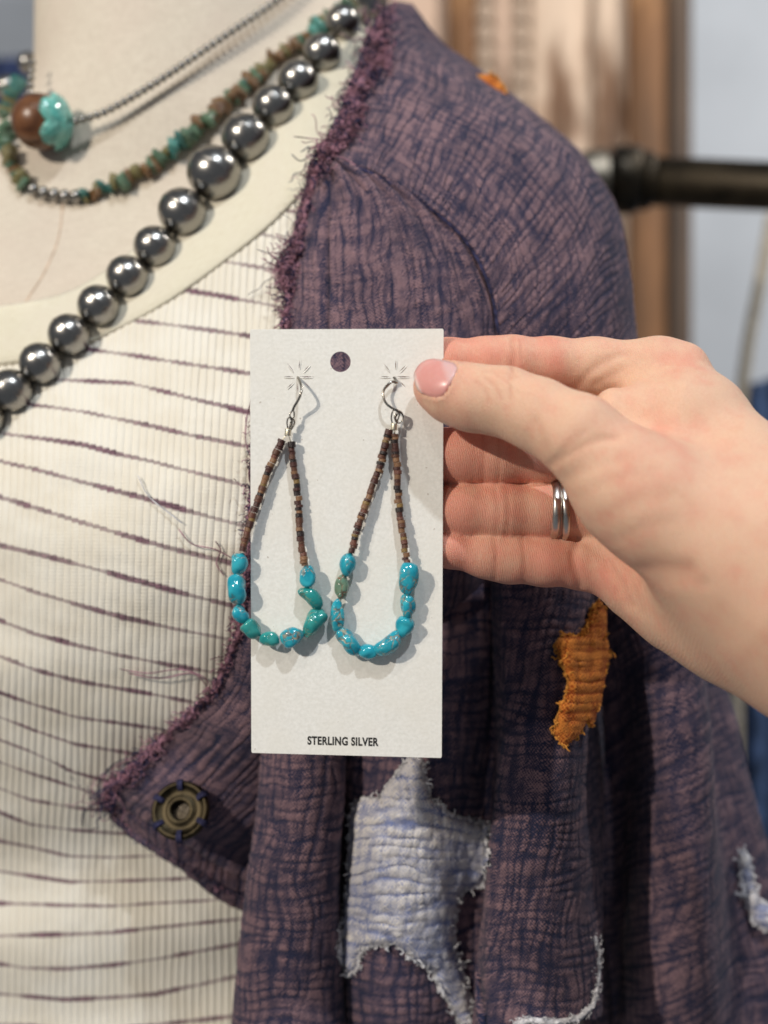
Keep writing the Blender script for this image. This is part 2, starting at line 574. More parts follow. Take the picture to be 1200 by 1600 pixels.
# ------------------------------------------------------------------ background: walls, worn door, rail, garments
def plaster(name, rgb):
    m = NT(name, Roughness=0.85)
    nz = m.noise(6, m.coord(), 4.0)
    m.set('Base Color', m.mix(m.ss(nz, 0.3, 0.7), lin([c * 0.95 for c in rgb]), lin(rgb)))
    m.bump(m.noise(60, m.coord(), 3.0), 0.001, 0.4)
    return m.m
M['wall'] = plaster('grey_wall_paint', (190, 195, 202))
V, Q = box(-2.0, 2.2, 1.80, 1.90, 0.2, 2.6, 0.002)
tag(obj('wall', V, Q, M['wall'], smooth=False), 'plain blue grey painted wall behind the mannequin', kind='structure')


def worn_wood(name, paint, wood, amt):
    m = NT(name, Roughness=0.75)
    co = m.coord()
    g = m.noise(9, m.scale(co, (3.0, 3.0, 0.35)), 5.0, 0.65)
    big = m.noise(5.0, m.scale(co, (1.6, 1.6, 0.6)), 4.0, 0.6)
    wd = m.mix(m.ss(g, 0.3, 0.7), lin([c * 0.62 for c in wood]), lin(wood))
    pt = m.mix(m.ss(g, 0.3, 0.7), lin([c * 0.9 for c in paint]), lin(paint))
    f = m.ss(m.math('ADD', m.math('MULTIPLY', g, 0.5), m.math('MULTIPLY', big, 0.8)), 0.62 - amt, 0.74 - amt)
    m.set('Base Color', m.mix(f, wd, pt))
    m.bump(m.math('ADD', g, f), 0.002, 0.6)
    return m.m
M['paintwood'] = worn_wood('worn_cream_paint', (210, 186, 164), (150, 108, 76), 0.11)
M['pinkwood'] = worn_wood('worn_pink_paint', (206, 176, 154), (156, 116, 86), 0.15)
M['barewood'] = worn_wood('bare_brown_wood', (172, 128, 84), (140, 96, 58), 0.0)
M['darkwood'] = worn_wood('dark_weathered_wood', (104, 86, 70), (82, 64, 50), 0.0)
DD = (1.30 - D0) * 1e3


def bx_px(x0, x1, y0, y1, dz, depth, b=0.003):
    a = W(x0, y1, dz); c = W(x1, y0, dz)
    return box(a[0], c[0], a[1], a[1] + depth, a[2], c[2], b)


door = empty('wooden_door', W(820, 1500, DD), 'old carved wooden door with worn cream and brown paint behind the shoulder', 'door')
for (x0, x1, dz, mt) in ((400, 552, DD, 'pinkwood'), (556, 700, DD + 6, 'pinkwood'), (702, 742, DD - 8, 'barewood'), (830, 928, DD + 4, 'paintwood'), (930, 984, DD - 6, 'paintwood')):
    V, Q = bx_px(x0, x1, -500, 2200, dz, 0.03); obj('board', V, Q, M[mt], door, False)
V, Q = bx_px(742, 830, -500, 2200, DD + 14, 0.02); obj('board', V, Q, M['barewood'], door, False)
V, Q = bx_px(985, 1046, -500, 2200, DD - 22, 0.05); obj('stile', V, Q, M['barewood'], door, False)
V, Q = bx_px(1047, 1082, -500, 2200, DD - 30, 0.09); obj('door_edge', V, Q, M['darkwood'], door, False)
# turned bead moulding: two columns of carved beads
pr = [(0.0005, -0.5), (0.34, -0.46), (0.43, -0.28), (0.5, 0), (0.43, 0.28), (0.34, 0.46), (0.0005, 0.5)]
Vb, Qb = lathe(pr, 12)
mb = mesh_np('carved_bead', Vb, Qb)
for cx in (757, 812):
    for k in range(-2, 22):
        s = R(34, DD)
        link('carved_bead', mb, M['paintwood'], door, W(cx, k * 33 - 10, DD + 4), None, (s, s, s * 0.95))
V, Q = bx_px(774, 797, -500, 2200, DD - 4, 0.03); obj('moulding', V, Q, M['pinkwood'], door, False)

# clothes rail of black pipe
m = NT('black_steel_pipe', Roughness=0.32, Metallic=0.75)
nz = m.noise(40, m.coord(), 4.0)
m.set('Base Color', m.mix(m.ss(nz, 0.35, 0.7), lin((36, 31, 24)), lin((62, 54, 42)))); m.set('Roughness', m.ss(nz, 0.3, 0.7, 0.28, 0.5))
m.bump(m.noise(400, m.coord()), 0.0004, 0.5)
M['pipe'] = m.m
PZ = 420
M['elbow'] = silver('painted_highlight_iron', (176, 166, 150), 0.42, 0.5, 60)  # dark fitting's broad white highlights are put into this pale colour
ax0, ax1 = Vector(W(905, 278, PZ)), Vector(W(2600, 354, PZ))
rail = empty('clothes_rail', W(940, 1500, PZ), 'black steel pipe clothes rail with an elbow fitting behind the jacket shoulder', 'clothes rail')
d = (ax1 - ax0).normalized(); r = R(38, PZ)
V, Q = lathe([(0.0005, 0), (r, 0), (r, (ax1 - ax0).length), (0.0005, (ax1 - ax0).length)], 32, d, ax0); obj('pipe', V, Q, M['pipe'], rail)
# elbow swept from the pipe downwards
er = R(50, PZ); pts = []
c0 = ax0 + d * R(40, PZ)
for k in range(13):
    a = k / 12 * PI / 2
    pts.append(c0 - d * (math.sin(a) * er * 1.2) - Vector((0, 0, 1)) * ((1 - math.cos(a)) * er * 1.2))
V, Q = tube_arrays([(np.array(pts), er * 0.93)], 28, False); obj('elbow', V, Q, M['elbow'], rail)
for t0, t1, rr in ((48, 92, 53), (98, 112, 46)):
    a, b = R(t0, PZ), R(t1, PZ); q = R(rr, PZ); e = (b - a) * 0.2
    V, Q = lathe([(q * 0.6, a), (q * 0.95, a), (q, a + e), (q, b - e), (q * 0.95, b), (q * 0.6, b)], 32, d, ax0); obj('collar', V, Q, M['pipe'], rail)
e = pts[-1]
V, Q = lathe([(er * 0.6, 0), (er, 0), (er * 1.02, 0.004), (er * 1.02, 0.016), (er, 0.02), (er * 0.6, 0.02)], 32, (0, 0, -1), e); obj('collar', V, Q, M['pipe'], rail)
V, Q = lathe([(0.0005, 0), (r, 0), (r, 0.7), (0.0005, 0.7)], 32, (0, 0, -1), e); obj('post', V, Q, M['pipe'], rail)

# garments far behind: dark blue cloth at the right, navy cloth at the left, a pale cord
def cloth_curtain(name, x0, x1, ytop, ybot, dz, folds, amp, mat, label, cat, seed):
    nx, ny = 160, 60
    X = np.linspace(x0, x1, nx)[None, :]; T = np.linspace(0, 1, ny)[:, None]
    yt = np.interp(X, np.linspace(x0, x1, len(ytop)), ytop)
    Y = yt + (ybot - yt) * T
    ph = (X - x0) / (x1 - x0) * folds * 2 * PI
    Z = dz + amp * (np.sin(ph + 0.8 * np.sin(T * 3) + seed) * (0.4 + 0.6 * T) + 0.4 * np.sin(2.3 * ph + seed * 2))
    o = obj(name, W(X + 0 * T, Y, Z).reshape(-1, 3), grid_quads(ny, nx), mat)
    solidify(o, 0.002)
    return tag(o, label, cat)
M['denim'] = simple('dark_blue_denim', (66, 82, 112), 0.9, 0, 0.3, 60, 0.001, 0.1)
M['navy'] = simple('navy_cloth', (52, 62, 92), 0.9, 0, 0.25, 60, 0.001, 0.1)
M['cord'] = simple('cream_cotton', (168, 158, 142), 0.9, 0, 0.1, 200, 0.001, 0.1)
cloth_curtain('hanging_garment', 1050, 1420, (660, 600, 560, 560), 2100, 640, 4.2, 18, M['denim'], 'dark blue garment hanging behind the hand at the right edge', 'garment', 1.0)
cloth_curtain('hanging_garment', -420, 62, (86, 92, 96, 88), 900, 980, 5.0, 14, M['navy'], 'navy garment hanging behind the mannequin neck at the left edge', 'garment', 2.2)
V, Q = tube_arrays([(crm([W(1208, 330, 610), W(1190, 430, 605), W(1168, 545, 605), W(1155, 680, 606), W(1152, 1000, 606), W(1150, 1290, 606), W(1146, 1700, 606)], 60), R(10, 605))], 10)
tag(obj('cream_rope', V, Q, M['cord']), 'pale cream rope hanging down in front of the dark blue garment', 'rope')

# ------------------------------------------------------------------ mannequin: one solid of neck, shoulder, chest and waist
BC = np.array([(-300, 300, 150), (0, 250, 122), (100, 350, 110), (250, 260, 116), (400, 170, 120), (550, 80, 130), (0, 450, 100), (200, 400, 98), (400, 300, 96), (500, 250, 90),
               (-200, 600, 110), (0, 600, 85), (150, 550, 82), (300, 480, 80), (450, 420, 74), (-200, 850, 95), (0, 750, 70), (150, 700, 60), (300, 650, 55), (420, 600, 55),
               (0, 900, 66), (150, 850, 52), (300, 820, 47), (420, 800, 50), (600, 800, 62), (0, 1050, 72), (150, 1000, 58), (300, 980, 53), (420, 980, 58), (0, 1180, 88), (150, 1160, 78),
               (300, 1120, 70), (420, 1150, 78), (0, 1300, 104), (200, 1280, 98), (400, 1280, 98), (0, 1450, 110), (200, 1430, 106), (400, 1430, 108), (0, 1650, 112), (200, 1650, 108),
               (400, 1650, 112), (700, 250, 118), (850, 350, 112), (900, 600, 110), (700, 600, 84), (800, 900, 120), (700, 1200, 130), (900, 1300, 140), (-400, 1000, 130), (-400, 1500, 150),
               (-500, 600, 160), (600, 1700, 130), (900, 1700, 150), (0, 1900, 112), (400, 1900, 115)], float)


def tps(C):
    X = C[:, :2] / 500
    def k(r2): return np.where(r2 > 1e-12, r2 * np.log(r2 + 1e-12), 0)
    n = len(X)
    A = np.zeros((n + 3, n + 3))
    A[:n, :n] = k(((X[:, None] - X[None]) ** 2).sum(-1)) + 0.02 * np.eye(n)
    A[:n, n:] = np.c_[np.ones(n), X]; A[n:, :n] = A[:n, n:].T
    w = np.linalg.solve(A, np.r_[C[:, 2], 0, 0, 0])
    def f(px, py):
        P = np.stack([np.ravel(px), np.ravel(py)], 1) / 500
        o = np.concatenate([k(((p[:, None] - X[None]) ** 2).sum(-1)) @ w[:n] + w[n] + p @ w[n + 1:] for p in np.array_split(P, max(1, len(P) // 40000))])
        return o.reshape(np.shape(px))
    return f


bd = tps(BC)
NA, NB = W(285, -420, 205), W(300, 260, 175)
SHX = np.array([-900, 480, 560, 700, 850, 915, 950, 970, 1400.]); SHY = np.array([-300, -300, 80, 190, 285, 370, 490, 2600, 2600.])


def body_sdf(P):
    px, py, dz = to_px(P)
    hf = (bd(px, py) - dz) * 1e-3 * 0.75
    hf = np.maximum(hf, (dz - 235) * 1e-3)
    hf = np.maximum(hf, (np.interp(px, SHX, SHY) - py) / FPX * P[:, 1] * 0.6)
    hf = np.maximum(hf, (CZ - 0.26) - P[:, 2])
    # chest ends below the neck on the far side
    hf = np.maximum(hf, (np.interp(px, [-600, -100, 60, 300, 560], [330, 215, 170, 60, -60]) - py) / FPX * P[:, 1] * 0.7)
    nk = rcone(P, NA, NB, R(222, 200), R(236, 180))
    nk = np.maximum(nk, P[:, 2] - (CZ + 0.275))
    return smin(hf, nk, 0.016)


def body_dz(px, py):
    """depth (mm behind the card) of the mannequin surface seen through each photo position"""
    px = np.asarray(px, float); py = np.asarray(py, float); sh = px.shape
    x, y = px.ravel(), py.ravel(); dz = np.full(len(x), 10.0)
    for _ in range(60):
        dz += np.clip(body_sdf(W(x, y, dz)) * 1e3, -4, 12)
        dz = np.minimum(dz, 230)
    return dz.reshape(sh)


V, Q = mesh_sdf(body_sdf, (-0.24, 0.35, CZ - 0.27), (0.14, 0.60, CZ + 0.28), 0.0032)
mann = tag(obj('mannequin', V, Q, M['linen']), 'cream linen covered mannequin bust wearing the striped top and purple jacket', 'mannequin')
sx, sy = np.array([100, 92, 70, 45, 25, 10.]), np.array([300, 370, 425, 465, 500, 540.])
sp = crm(np.stack([sx, sy], 1), 40)
V, Q = tube_arrays([(W(sp[:, 0], sp[:, 1], body_dz(sp[:, 0], sp[:, 1]) + 0.15), 0.0004)], 6)
M['seam'] = simple('seam_thread', (196, 172, 150), 0.9, 0, 0.1, 300)
o = obj('seam', V, Q, M['seam'], mann)

# ------------------------------------------------------------------ striped ribbed top
ST = [[(405, 372), (470, 390)], [(360, 415), (450, 432)], [(310, 461), (450, 487)], [(240, 508), (390, 530)], [(160, 552), (390, 588)], [(95, 597), (200, 602), (390, 648)],
      [(50, 635), (150, 650), (250, 672), (390, 700)], [(0, 679), (125, 696), (250, 727), (390, 760)], [(0, 723), (100, 745), (250, 785), (390, 823)], [(0, 777), (125, 815), (250, 850), (347, 873)],
      [(28, 855), (234, 909), (347, 937)], [(0, 902), (94, 934), (220, 967), (347, 991)], [(0, 965), (80, 995), (220, 1026), (338, 1045)], [(0, 1021), (94, 1054), (323, 1094)],
      [(0, 1075), (117, 1115), (290, 1138)], [(0, 1112), (117, 1157), (225, 1173)], [(0, 1148), (70, 1173), (140, 1208), (190, 1218)], [(0, 1183), (94, 1214), (160, 1236), (220, 1246)],
      [(0, 1223), (70, 1248), (155, 1262), (260, 1268)], [(0, 1260), (70, 1286), (178, 1298), (300, 1300)], [(0, 1307), (56, 1316), (103, 1334), (225, 1338), (330, 1330)], [(0, 1356), (140, 1378), (281, 1372)],
      [(0, 1410), (188, 1415), (350, 1405)], [(0, 1462), (188, 1456), (375, 1436)], [(0, 1500), (94, 1514), (234, 1502), (385, 1474)], [(0, 1548), (140, 1560), (281, 1550), (385, 1525)],
      [(0, 1596), (188, 1608), (385, 1588)], [(0, 1650), (400, 1640)], [(0, 1705), (400, 1695)], [(0, 1760), (400, 1750)]]
XS = np.array([-500, -380, -260, -130, 0, 65, 130, 200, 270, 340, 400, 480, 580.])


def line_at(p, xs):
    p = np.array(p, float); y = np.interp(xs, p[:, 0], p[:, 1])
    s0 = np.clip((p[1, 1] - p[0, 1]) / (p[1, 0] - p[0, 0]), -0.15, 0.22); s1 = np.clip((p[-1, 1] - p[-2, 1]) / (p[-1, 0] - p[-2, 0]), -0.28, 0.24)
    return y + np.where(xs < p[0, 0], (xs - p[0, 0]) * s0 * 0.7, 0) + np.where(xs > p[-1, 0], (xs - p[-1, 0]) * s1, 0)


SY = np.array([line_at(p, XS) for p in ST])
top = [SY[0] - 47 * k for k in range(6, 0, -1)]
SY = np.concatenate([np.array(top), SY]); SY = np.maximum.accumulate(SY + np.arange(len(SY))[:, None] * 1e-3, 0)
NRW = 8
rows = crm(SY, (len(SY) - 1) * NRW + 1)
vidx = np.linspace(-6, len(SY) - 7, len(rows))
RIB = 11.2
ncol = int((560 + 470) / RIB * 6)
cx = np.linspace(-470, 560, ncol)
YY = np.array([np.interp(cx, XS, r_) for r_ in rows])
SL = 0.03 * (YY - 800) + 10 * np.sin((YY - 600) / 330) * (cx / 400)[None]
XX = cx[None, :] - SL + 5.0 * (vn(cx[None, :] / 60.0, YY / 110.0, 41) - 0.5) + 1.6 * (vn(cx[None, :] / 14.0, YY / 40.0, 42) - 0.5)
BASE = body_dz(XX[::4, ::6], YY[::4, ::6])
def upsample(A, nr, nc, sr, sc):
    A = np.array([np.interp(np.arange(nc), np.arange(A.shape[1]) * sc, a) for a in A])
    return np.array([np.interp(np.arange(nr), np.arange(A.shape[0]) * sr, a) for a in A.T]).T
BZ = upsample(BASE, len(rows), ncol, 4, 6)
ribh = np.cos((cx / RIB) * 2 * PI)[None, :] * 0.5 + 0.5
ribh = ribh ** 0.7
soft = 3.0 * vn(XX / 130, YY / 70, 5) + 2.2 * sstep(1180, 1300, YY) * np.sin(YY / 38.0 + XX / 160.0)
wob = 0.25 * vn(XX / 20, YY / 16, 3)
DZ = BZ - 3.2 - soft - 0.85 * ribh - wob
P = W(XX, YY, DZ)
mmpx = (D0 + BZ * 1e-3) / FPX * 1e3
fab = np.stack([np.broadcast_to(cx[None] * 0.21, XX.shape), YY * 0.21, 0 * XX], -1)
# neckline mask
BL = np.array([(640, -60), (596, 30), (560, 140), (500, 262), (440, 338), (340, 420), (240, 488), (130, 541), (60, 562), (-50, 576), (-160, 572), (-300, 530), (-400, 470), (-500, 390)], float)
BU = np.array([(590, -90), (556, -10), (500, 70), (438, 172), (380, 236), (290, 318), (210, 388), (130, 444), (60, 468), (-50, 482), (-160, 478), (-300, 438), (-400, 378), (-500, 300)], float)
bo = BL[np.argsort(BL[:, 0])]; mid = (BL + BU) / 2; mo = mid[np.argsort(mid[:, 0])]
keep = YY > np.interp(XX, mo[:, 0], mo[:, 1])
Q = grid_quads(len(rows), ncol)
kf = keep.ravel()[Q].all(1)
shirt = empty('striped_top', W(150, 1700, 100), 'cream ribbed knit top with thin purple stripes on the mannequin', 'top')
used = np.unique(Q[kf]); remap = -np.ones(XX.size, int); remap[used] = np.arange(len(used))
o = obj('ribbed_fabric', P.reshape(-1, 3)[used], remap[Q[kf]], M['rib'], shirt, True,
        {'fab': fab.reshape(-1, 3)[used], 'stripe': np.repeat(vidx, ncol)[used], 'crk': np.broadcast_to(ribh, XX.shape).ravel()[used]})
solidify(o, 0.0012)

# neckband: a folded strip
nb, nw = 200, 26
bl, bu = crm(BL, nb), crm(BU, nb)
T = np.linspace(0, 1, nw)[None, :, None]
G = bl[:, None] * (1 - T) + bu[:, None] * T
gz = body_dz(G[::4, ::5, 0], G[::4, ::5, 1]); gz = upsample(gz, nb, nw, 4, 5)
t = np.linspace(0, 1, nw)[None]
prof = 7.4 + 1.3 * np.sin(PI * np.clip(t, 0, 1)) ** 0.6 + 0.5 * np.cos(t * 34) * (t < 0.12)
edge = np.where(t < 0.03, -3.0, 0) + np.where(t > 0.97, -3.5, 0)
Z = gz - prof - edge - 1.5 * vn(G[..., 0] / 90, G[..., 1] / 90, 8)
P = W(G[..., 0], G[..., 1], Z)
fb = np.stack([np.repeat(np.linspace(0, 230, nb)[:, None], nw, 1), np.repeat(t * 22, nb, 0), 0 * Z], -1)
solidify(obj('neckband', P.reshape(-1, 3), grid_quads(nb, nw), M['band'], shirt, True, {'fab': fb.reshape(-1, 3)}), 0.001)
lines = []
sl = bl * 0.93 + bu * 0.07
slz = np.interp(np.linspace(0, 1, 400), np.linspace(0, 1, nb), Z[:, 2])
sl = resample(sl, n=400)
for k in range(0, 396, 3):
    lines.append((W(sl[k:k + 3, 0], sl[k:k + 3, 1], slz[k:k + 3] - 0.35), 0.00022))
V, Q = tube_arrays(lines, 5)
tag(obj('neckband_stitching', V, Q, M['band'], shirt, True, {'fab': V * 1000}), None, kind='stuff')

# ------------------------------------------------------------------ jacket
jack = empty('jacket', W(700, 1700, 100), 'faded purple indigo crinkled gauze jacket with frayed edges and star patches', 'jacket')


def crinkle(u, v, wu, wv, seed, cu=4.2, cv=4.6):
    """dye-worn cushions between crinkle lines; wu/wv: weight of lines running along v / along u"""
    du = 3.0 * (vn(u / 17, v / 17, seed + 1) - 0.5) + 1.2 * (vn(u / 5, v / 7, seed + 2) - 0.5)
    dv = 3.0 * (vn(u / 15, v / 15, seed + 3) - 0.5) + 1.2 * (vn(u / 7, v / 5, seed + 4) - 0.5)
    def creases(p, q, n, sd):
        # quasi regular crease lines across p, each fading in and out along q
        t = p / n + 1.5 * (vn(p / (n * 2.6), q / 26, sd) - 0.5) + 0.5 * (vn(p / (n * 0.9), q / 7, sd + 7) - 0.5)
        k = np.round(t); d = np.abs(t - k)
        amp = np.clip(-0.05 + 1.35 * vn(k * 7.31, q / 8.0, sd + 1), 0, 1)
        soft = 0.55 * vn(p / (n * 0.45), q / 8, sd + 2) + 0.45 * vn(p / (n * 0.28), q / 5, sd + 3)
        return np.clip(1 - amp * (1 - sstep(0.03, 0.36, d)), 0, 1) * (0.45 + 0.75 * sstep(0.15, 0.8, soft))
    a = np.clip(creases(u + du, v, cu * 0.78, seed + 5), 0, 1); b = np.clip(creases(v + dv, u, cv * 0.78, seed + 15), 0, 1)
    c = (1 - wu * (1 - a)) * (1 - wv * (1 - b))
    c = 1.12 * c * (0.75 + 0.45 * vn(u / 2.4, v / 2.4, seed + 9)) * (0.85 + 0.3 * vn(u / 30, v / 30, seed + 10))
    return np.clip(c, 0, 1.1), a, b


def cloth(name, ctrl, nr, nc, wu, wv, seed, parent=jack, mat=None, relief=0.7, extra=None, thick=0.0008, keepf=None, cu=4.2, cv=4.6):
    C = np.array(ctrl, float)
    G = crm(np.swapaxes(crm(np.swapaxes(C, 0, 1), nc), 0, 1), nr)
    P = W(G[..., 0], G[..., 1], G[..., 2])
    du = np.concatenate([np.zeros((nr, 1)), np.cumsum(np.linalg.norm(np.diff(P, axis=1), axis=2), 1)], 1) * 1e3
    dv = np.concatenate([np.zeros((1, nc)), np.cumsum(np.linalg.norm(np.diff(P, axis=0), axis=2), 0)], 0) * 1e3
    u = 0.5 * du + 0.5 * du.mean(0)[None]; v = 0.5 * dv + 0.5 * dv.mean(1)[:, None]
    c, a, b = crinkle(u, v, wu, wv, seed, cu, cv)
    N = np.cross(np.gradient(P, axis=1), np.gradient(P, axis=0)); N /= np.linalg.norm(N, axis=2)[..., None] + 1e-15
    if (N[..., 1]).mean() > 0: N = -N
    h = relief * (1.0 * (1 - wu * (1 - a)) * (1 - wv * (1 - b)) + 0.25 * vn(u / 1.6, v / 1.6, seed + 20)) + 0.8 * vn(u / 12, v / 16, seed + 21)
    if extra is not None: h = h + extra(G, u, v)
    P = P + N * (h * 1e-3)[..., None]
    Q = grid_quads(nr, nc)
    at = {'fab': np.stack([u, v, 0 * u], -1).reshape(-1, 3), 'crk': c.ravel()}
    Vf = P.reshape(-1, 3)
    if keepf is not None:
        k = keepf(G).ravel()[Q].all(1); us = np.unique(Q[k]); rm = -np.ones(len(Vf), int); rm[us] = np.arange(len(us))
        Vf, Q, at = Vf[us], rm[Q[k]], {n: x[us] for n, x in at.items()}
    o = obj(name, Vf, Q, mat or M['jacket'], parent, True, at)
    if thick: solidify(o, thick)
    return o, P, G


def auto(px, py, off): return (px, py, float(body_dz(np.array([px]), np.array([py]))[0]) - off)


# shoulder and sleeve: rows run down the arm, columns from the armhole seam over the top to the back
SLV = [[(498, 252, 70), (528, 185, 84), (556, 110, 98), (596, 18, 118), (640, 8, 150)],
       [(552, 262, 64), (592, 190, 76), (628, 120, 92), (650, 72, 112), (690, 72, 148)],
       [(612, 288, 60), (655, 220, 70), (695, 160, 84), (720, 122, 106), (758, 124, 146)],
       [(672, 326, 57), (728, 262, 65), (782, 200, 78), (814, 182, 100), (846, 190, 142)],
       [(728, 378, 55), (795, 320, 61), (862, 262, 73), (898, 250, 94), (922, 266, 138)],
       [(764, 446, 53), (838, 404, 58), (910, 350, 68), (950, 326, 88), (964, 342, 134)],
       [(780, 525, 52), (850, 500, 55), (925, 460, 63), (974, 428, 82), (978, 442, 130)],
       [(790, 640, 54), (858, 620, 56), (935, 590, 62), (990, 560, 82), (990, 570, 130)],
       [(830, 800, 66), (900, 790, 62), (975, 770, 62), (1040, 750, 82), (1040, 755, 130)],
       [(890, 950, 84), (950, 955, 70), (1020, 950, 64), (1082, 940, 84), (1084, 945, 130)],
       [(915, 1120, 100), (965, 1120, 82), (1050, 1120, 70), (1113, 1120, 90), (1115, 1120, 135)],
       [(918, 1300, 108), (975, 1300, 88), (1070, 1300, 76), (1153, 1300, 96), (1155, 1300, 140)],
       [(918, 1480, 114), (985, 1480, 92), (1090, 1480, 80), (1200, 1480, 100), (1205, 1480, 145)],
       [(915, 1660, 118), (990, 1660, 96), (1110, 1660, 84), (1258, 1660, 104), (1262, 1660, 150)],
       [(912, 2050, 124), (1000, 2050, 102), (1150, 2050, 90), (1370, 2050, 110), (1376, 2050, 156)]]
def sleeve_folds(G, u, v):
    low = sstep(900, 1150, G[..., 1])
    return low * 6.0 * np.sin(u / 9.5 + v / 90.0) * sstep(2, 20, u)
sleeve, SP, SG = cloth('sleeve', SLV, 620, 250, 0.6, 0.95, 11, relief=0.5, extra=sleeve_folds, cu=4.0, cv=3.6)
# front bodice panel with the placket and the buttoned lower corner
def ed(px, py, off): return auto(px, py, off)
FRT = [[ed(497, 252, 9), (508, 253, 69), (522, 256, 67), (540, 261, 66)],
       [ed(484, 300, 9), (520, 296, 63), (575, 288, 61), (628, 298, 60)],
       [ed(468, 360, 9), (525, 352, 57), (620, 345, 56), (700, 350, 58)],
       [ed(455, 430, 9), (525, 430, 52), (650, 428, 51), (762, 440, 56)],
       [ed(447, 515, 9), (525, 520, 47), (660, 520, 47), (786, 528, 55)],
       [ed(414, 620, 8), (520, 640, 40), (660, 640, 42), (800, 650, 57)],
       [ed(396, 730, 8), (510, 750, 38), (660, 760, 40), (820, 780, 66)],
       [ed(390, 850, 7), (500, 870, 38), (650, 890, 46), (830, 900, 84)],
       [ed(374, 980, 7), (480, 990, 43), (620, 1000, 60), (830, 1010, 96)],
       [ed(335, 1075, 8), (440, 1100, 54), (600, 1120, 74), (830, 1130, 106)],
       [ed(248, 1160, 10), (350, 1225, 66), (540, 1260, 86), (800, 1260, 112)],
       [ed(163, 1238, 13), (275, 1296, 74), (460, 1370, 93), (800, 1370, 116)],
       [ed(176, 1272, 15), (266, 1342, 80), (430, 1430, 96), (800, 1430, 118)]]
def placket(G, u, v):
    x = G[..., 0]; lx = np.interp(G[..., 1], [250, 300, 360, 430, 520, 640, 800], [520, 516, 514, 514, 515, 512, 505])
    g = -2.6 * np.exp(-((x - lx) / 3.0) ** 2) + 1.0 * sstep(lx, lx - 12, x)
    low = sstep(1040, 1150, G[..., 1])
    g = g * (1 - low)
    gather = 1.5 * np.sin(u / 1.9 + v / 60.0) * np.exp(-(v / 26.0)) * (x > lx)
    hem = -1.4 * np.exp(-((v - np.max(v, 0, keepdims=True) + 9) / 1.2) ** 2)
    return g + gather + hem + low * 1.5 * np.sin(v / 6.0)
front, FP, FG = cloth('front_panel', FRT, 520, 300, 1.0, 0.4, 31, relief=0.55, extra=placket, cu=3.6, cv=5.0)

# hanging gathered skirt of the jacket: deep folds
GX = {900: [(398, 72), (408, 60), (470, 56), (522, 60), (540, 72), (560, 66), (660, 62), (768, 70), (784, 58), (795, 50), (850, 47), (900, 52), (925, 68), (938, 96)],
      1190: [(406, 72), (414, 58), (470, 50), (522, 56), (536, 72), (552, 62), (640, 57), (764, 66), (778, 54), (792, 44), (850, 39), (898, 46), (918, 62), (934, 96)],
      1400: [(388, 76), (397, 62), (460, 53), (520, 58), (534, 76), (550, 64), (640, 59), (756, 68), (769, 56), (782, 46), (850, 41), (902, 48), (924, 64), (938, 98)],
      1700: [(366, 82), (378, 66), (450, 56), (522, 62), (538, 82), (556, 70), (640, 64), (724, 74), (746, 58), (764, 50), (850, 45), (912, 52), (936, 66), (948, 104)]}
ctrl = [[(x, y, z) for x, z in GX[y]] for y in sorted(GX)]
ctrl = [[(x + (2 if k < 5 else 0), 780, z + 8) for k, (x, z) in enumerate(GX[900])]] + ctrl
def skirt_x(G, u, v): return 2.2 * np.sin(u / 8.0 + v / 60.0) * ((G[..., 0] > 535) & (G[..., 0] < 760)) + 1.2 * np.sin(v / 24.0 + u / 9.0)
def skirt_keep(G):
    x, y = G[..., 0], G[..., 1]
    up = np.interp(x, [380, 520, 560, 760, 800, 1000], [1010, 1010, 930, 850, 800, 800])
    return (y > up) & (y < np.interp(x, [740, 800, 870, 935, 960], [1900, 1640, 1598, 1588, 1640]))
skirt, KP, KG = cloth('gathered_skirt', ctrl, 420, 420, 0.85, 0.85, 57, relief=0.5, extra=skirt_x, keepf=skirt_keep, cu=3.9, cv=4.1)


def surf_lookup(P, G):
    """sampler over a cloth grid: photo position -> (point, outward normal) of its camera-facing sheet"""
    px, py, dz = to_px(P)
    s = 4.0; x0, y0 = px.min(), py.min()
    W_, H_ = int((px.max() - x0) / s) + 2, int((py.max() - y0) / s) + 2
    D = np.full((W_, H_), 1e9)
    ix, iy = ((px - x0) / s).astype(int).ravel(), ((py - y0) / s).astype(int).ravel()
    np.minimum.at(D, (ix, iy), dz.ravel())
    for _ in range(6):
        E = np.pad(D, 1, constant_values=1e9)
        nb_ = np.stack([E[i:i + W_, j:j + H_] for i in range(3) for j in range(3)])
        ok = nb_ < 1e8; av = np.where(ok, nb_, 0).sum(0) / np.maximum(ok.sum(0), 1)
        D = np.where((D > 1e8) & ok.any(0), av, D)
    def f(x, y):
        gx = np.clip((np.asarray(x) - x0) / s - 0.5, 0, W_ - 1.001); gy = np.clip((np.asarray(y) - y0) / s - 0.5, 0, H_ - 1.001)
        i, j = gx.astype(int), gy.astype(int); a, b = gx - i, gy - j
        z = (D[i, j] * (1 - a) + D[i + 1, j] * a) * (1 - b) + (D[i, j + 1] * (1 - a) + D[i + 1, j + 1] * a) * b
        return np.minimum(z, 400)
    return f


ks, fs, ss_ = surf_lookup(KP, KG), surf_lookup(FP, FG), surf_lookup(SP, SG)


def inside_poly(px, py, poly):
    c = np.zeros(px.shape, bool); n = len(poly)
    for i in range(n):
        x1, y1 = poly[i]; x2, y2 = poly[(i + 1) % n]
        c ^= ((y1 > py) != (y2 > py)) & (px < (x2 - x1) * (py - y1) / (y2 - y1 + 1e-9) + x1)
    return c


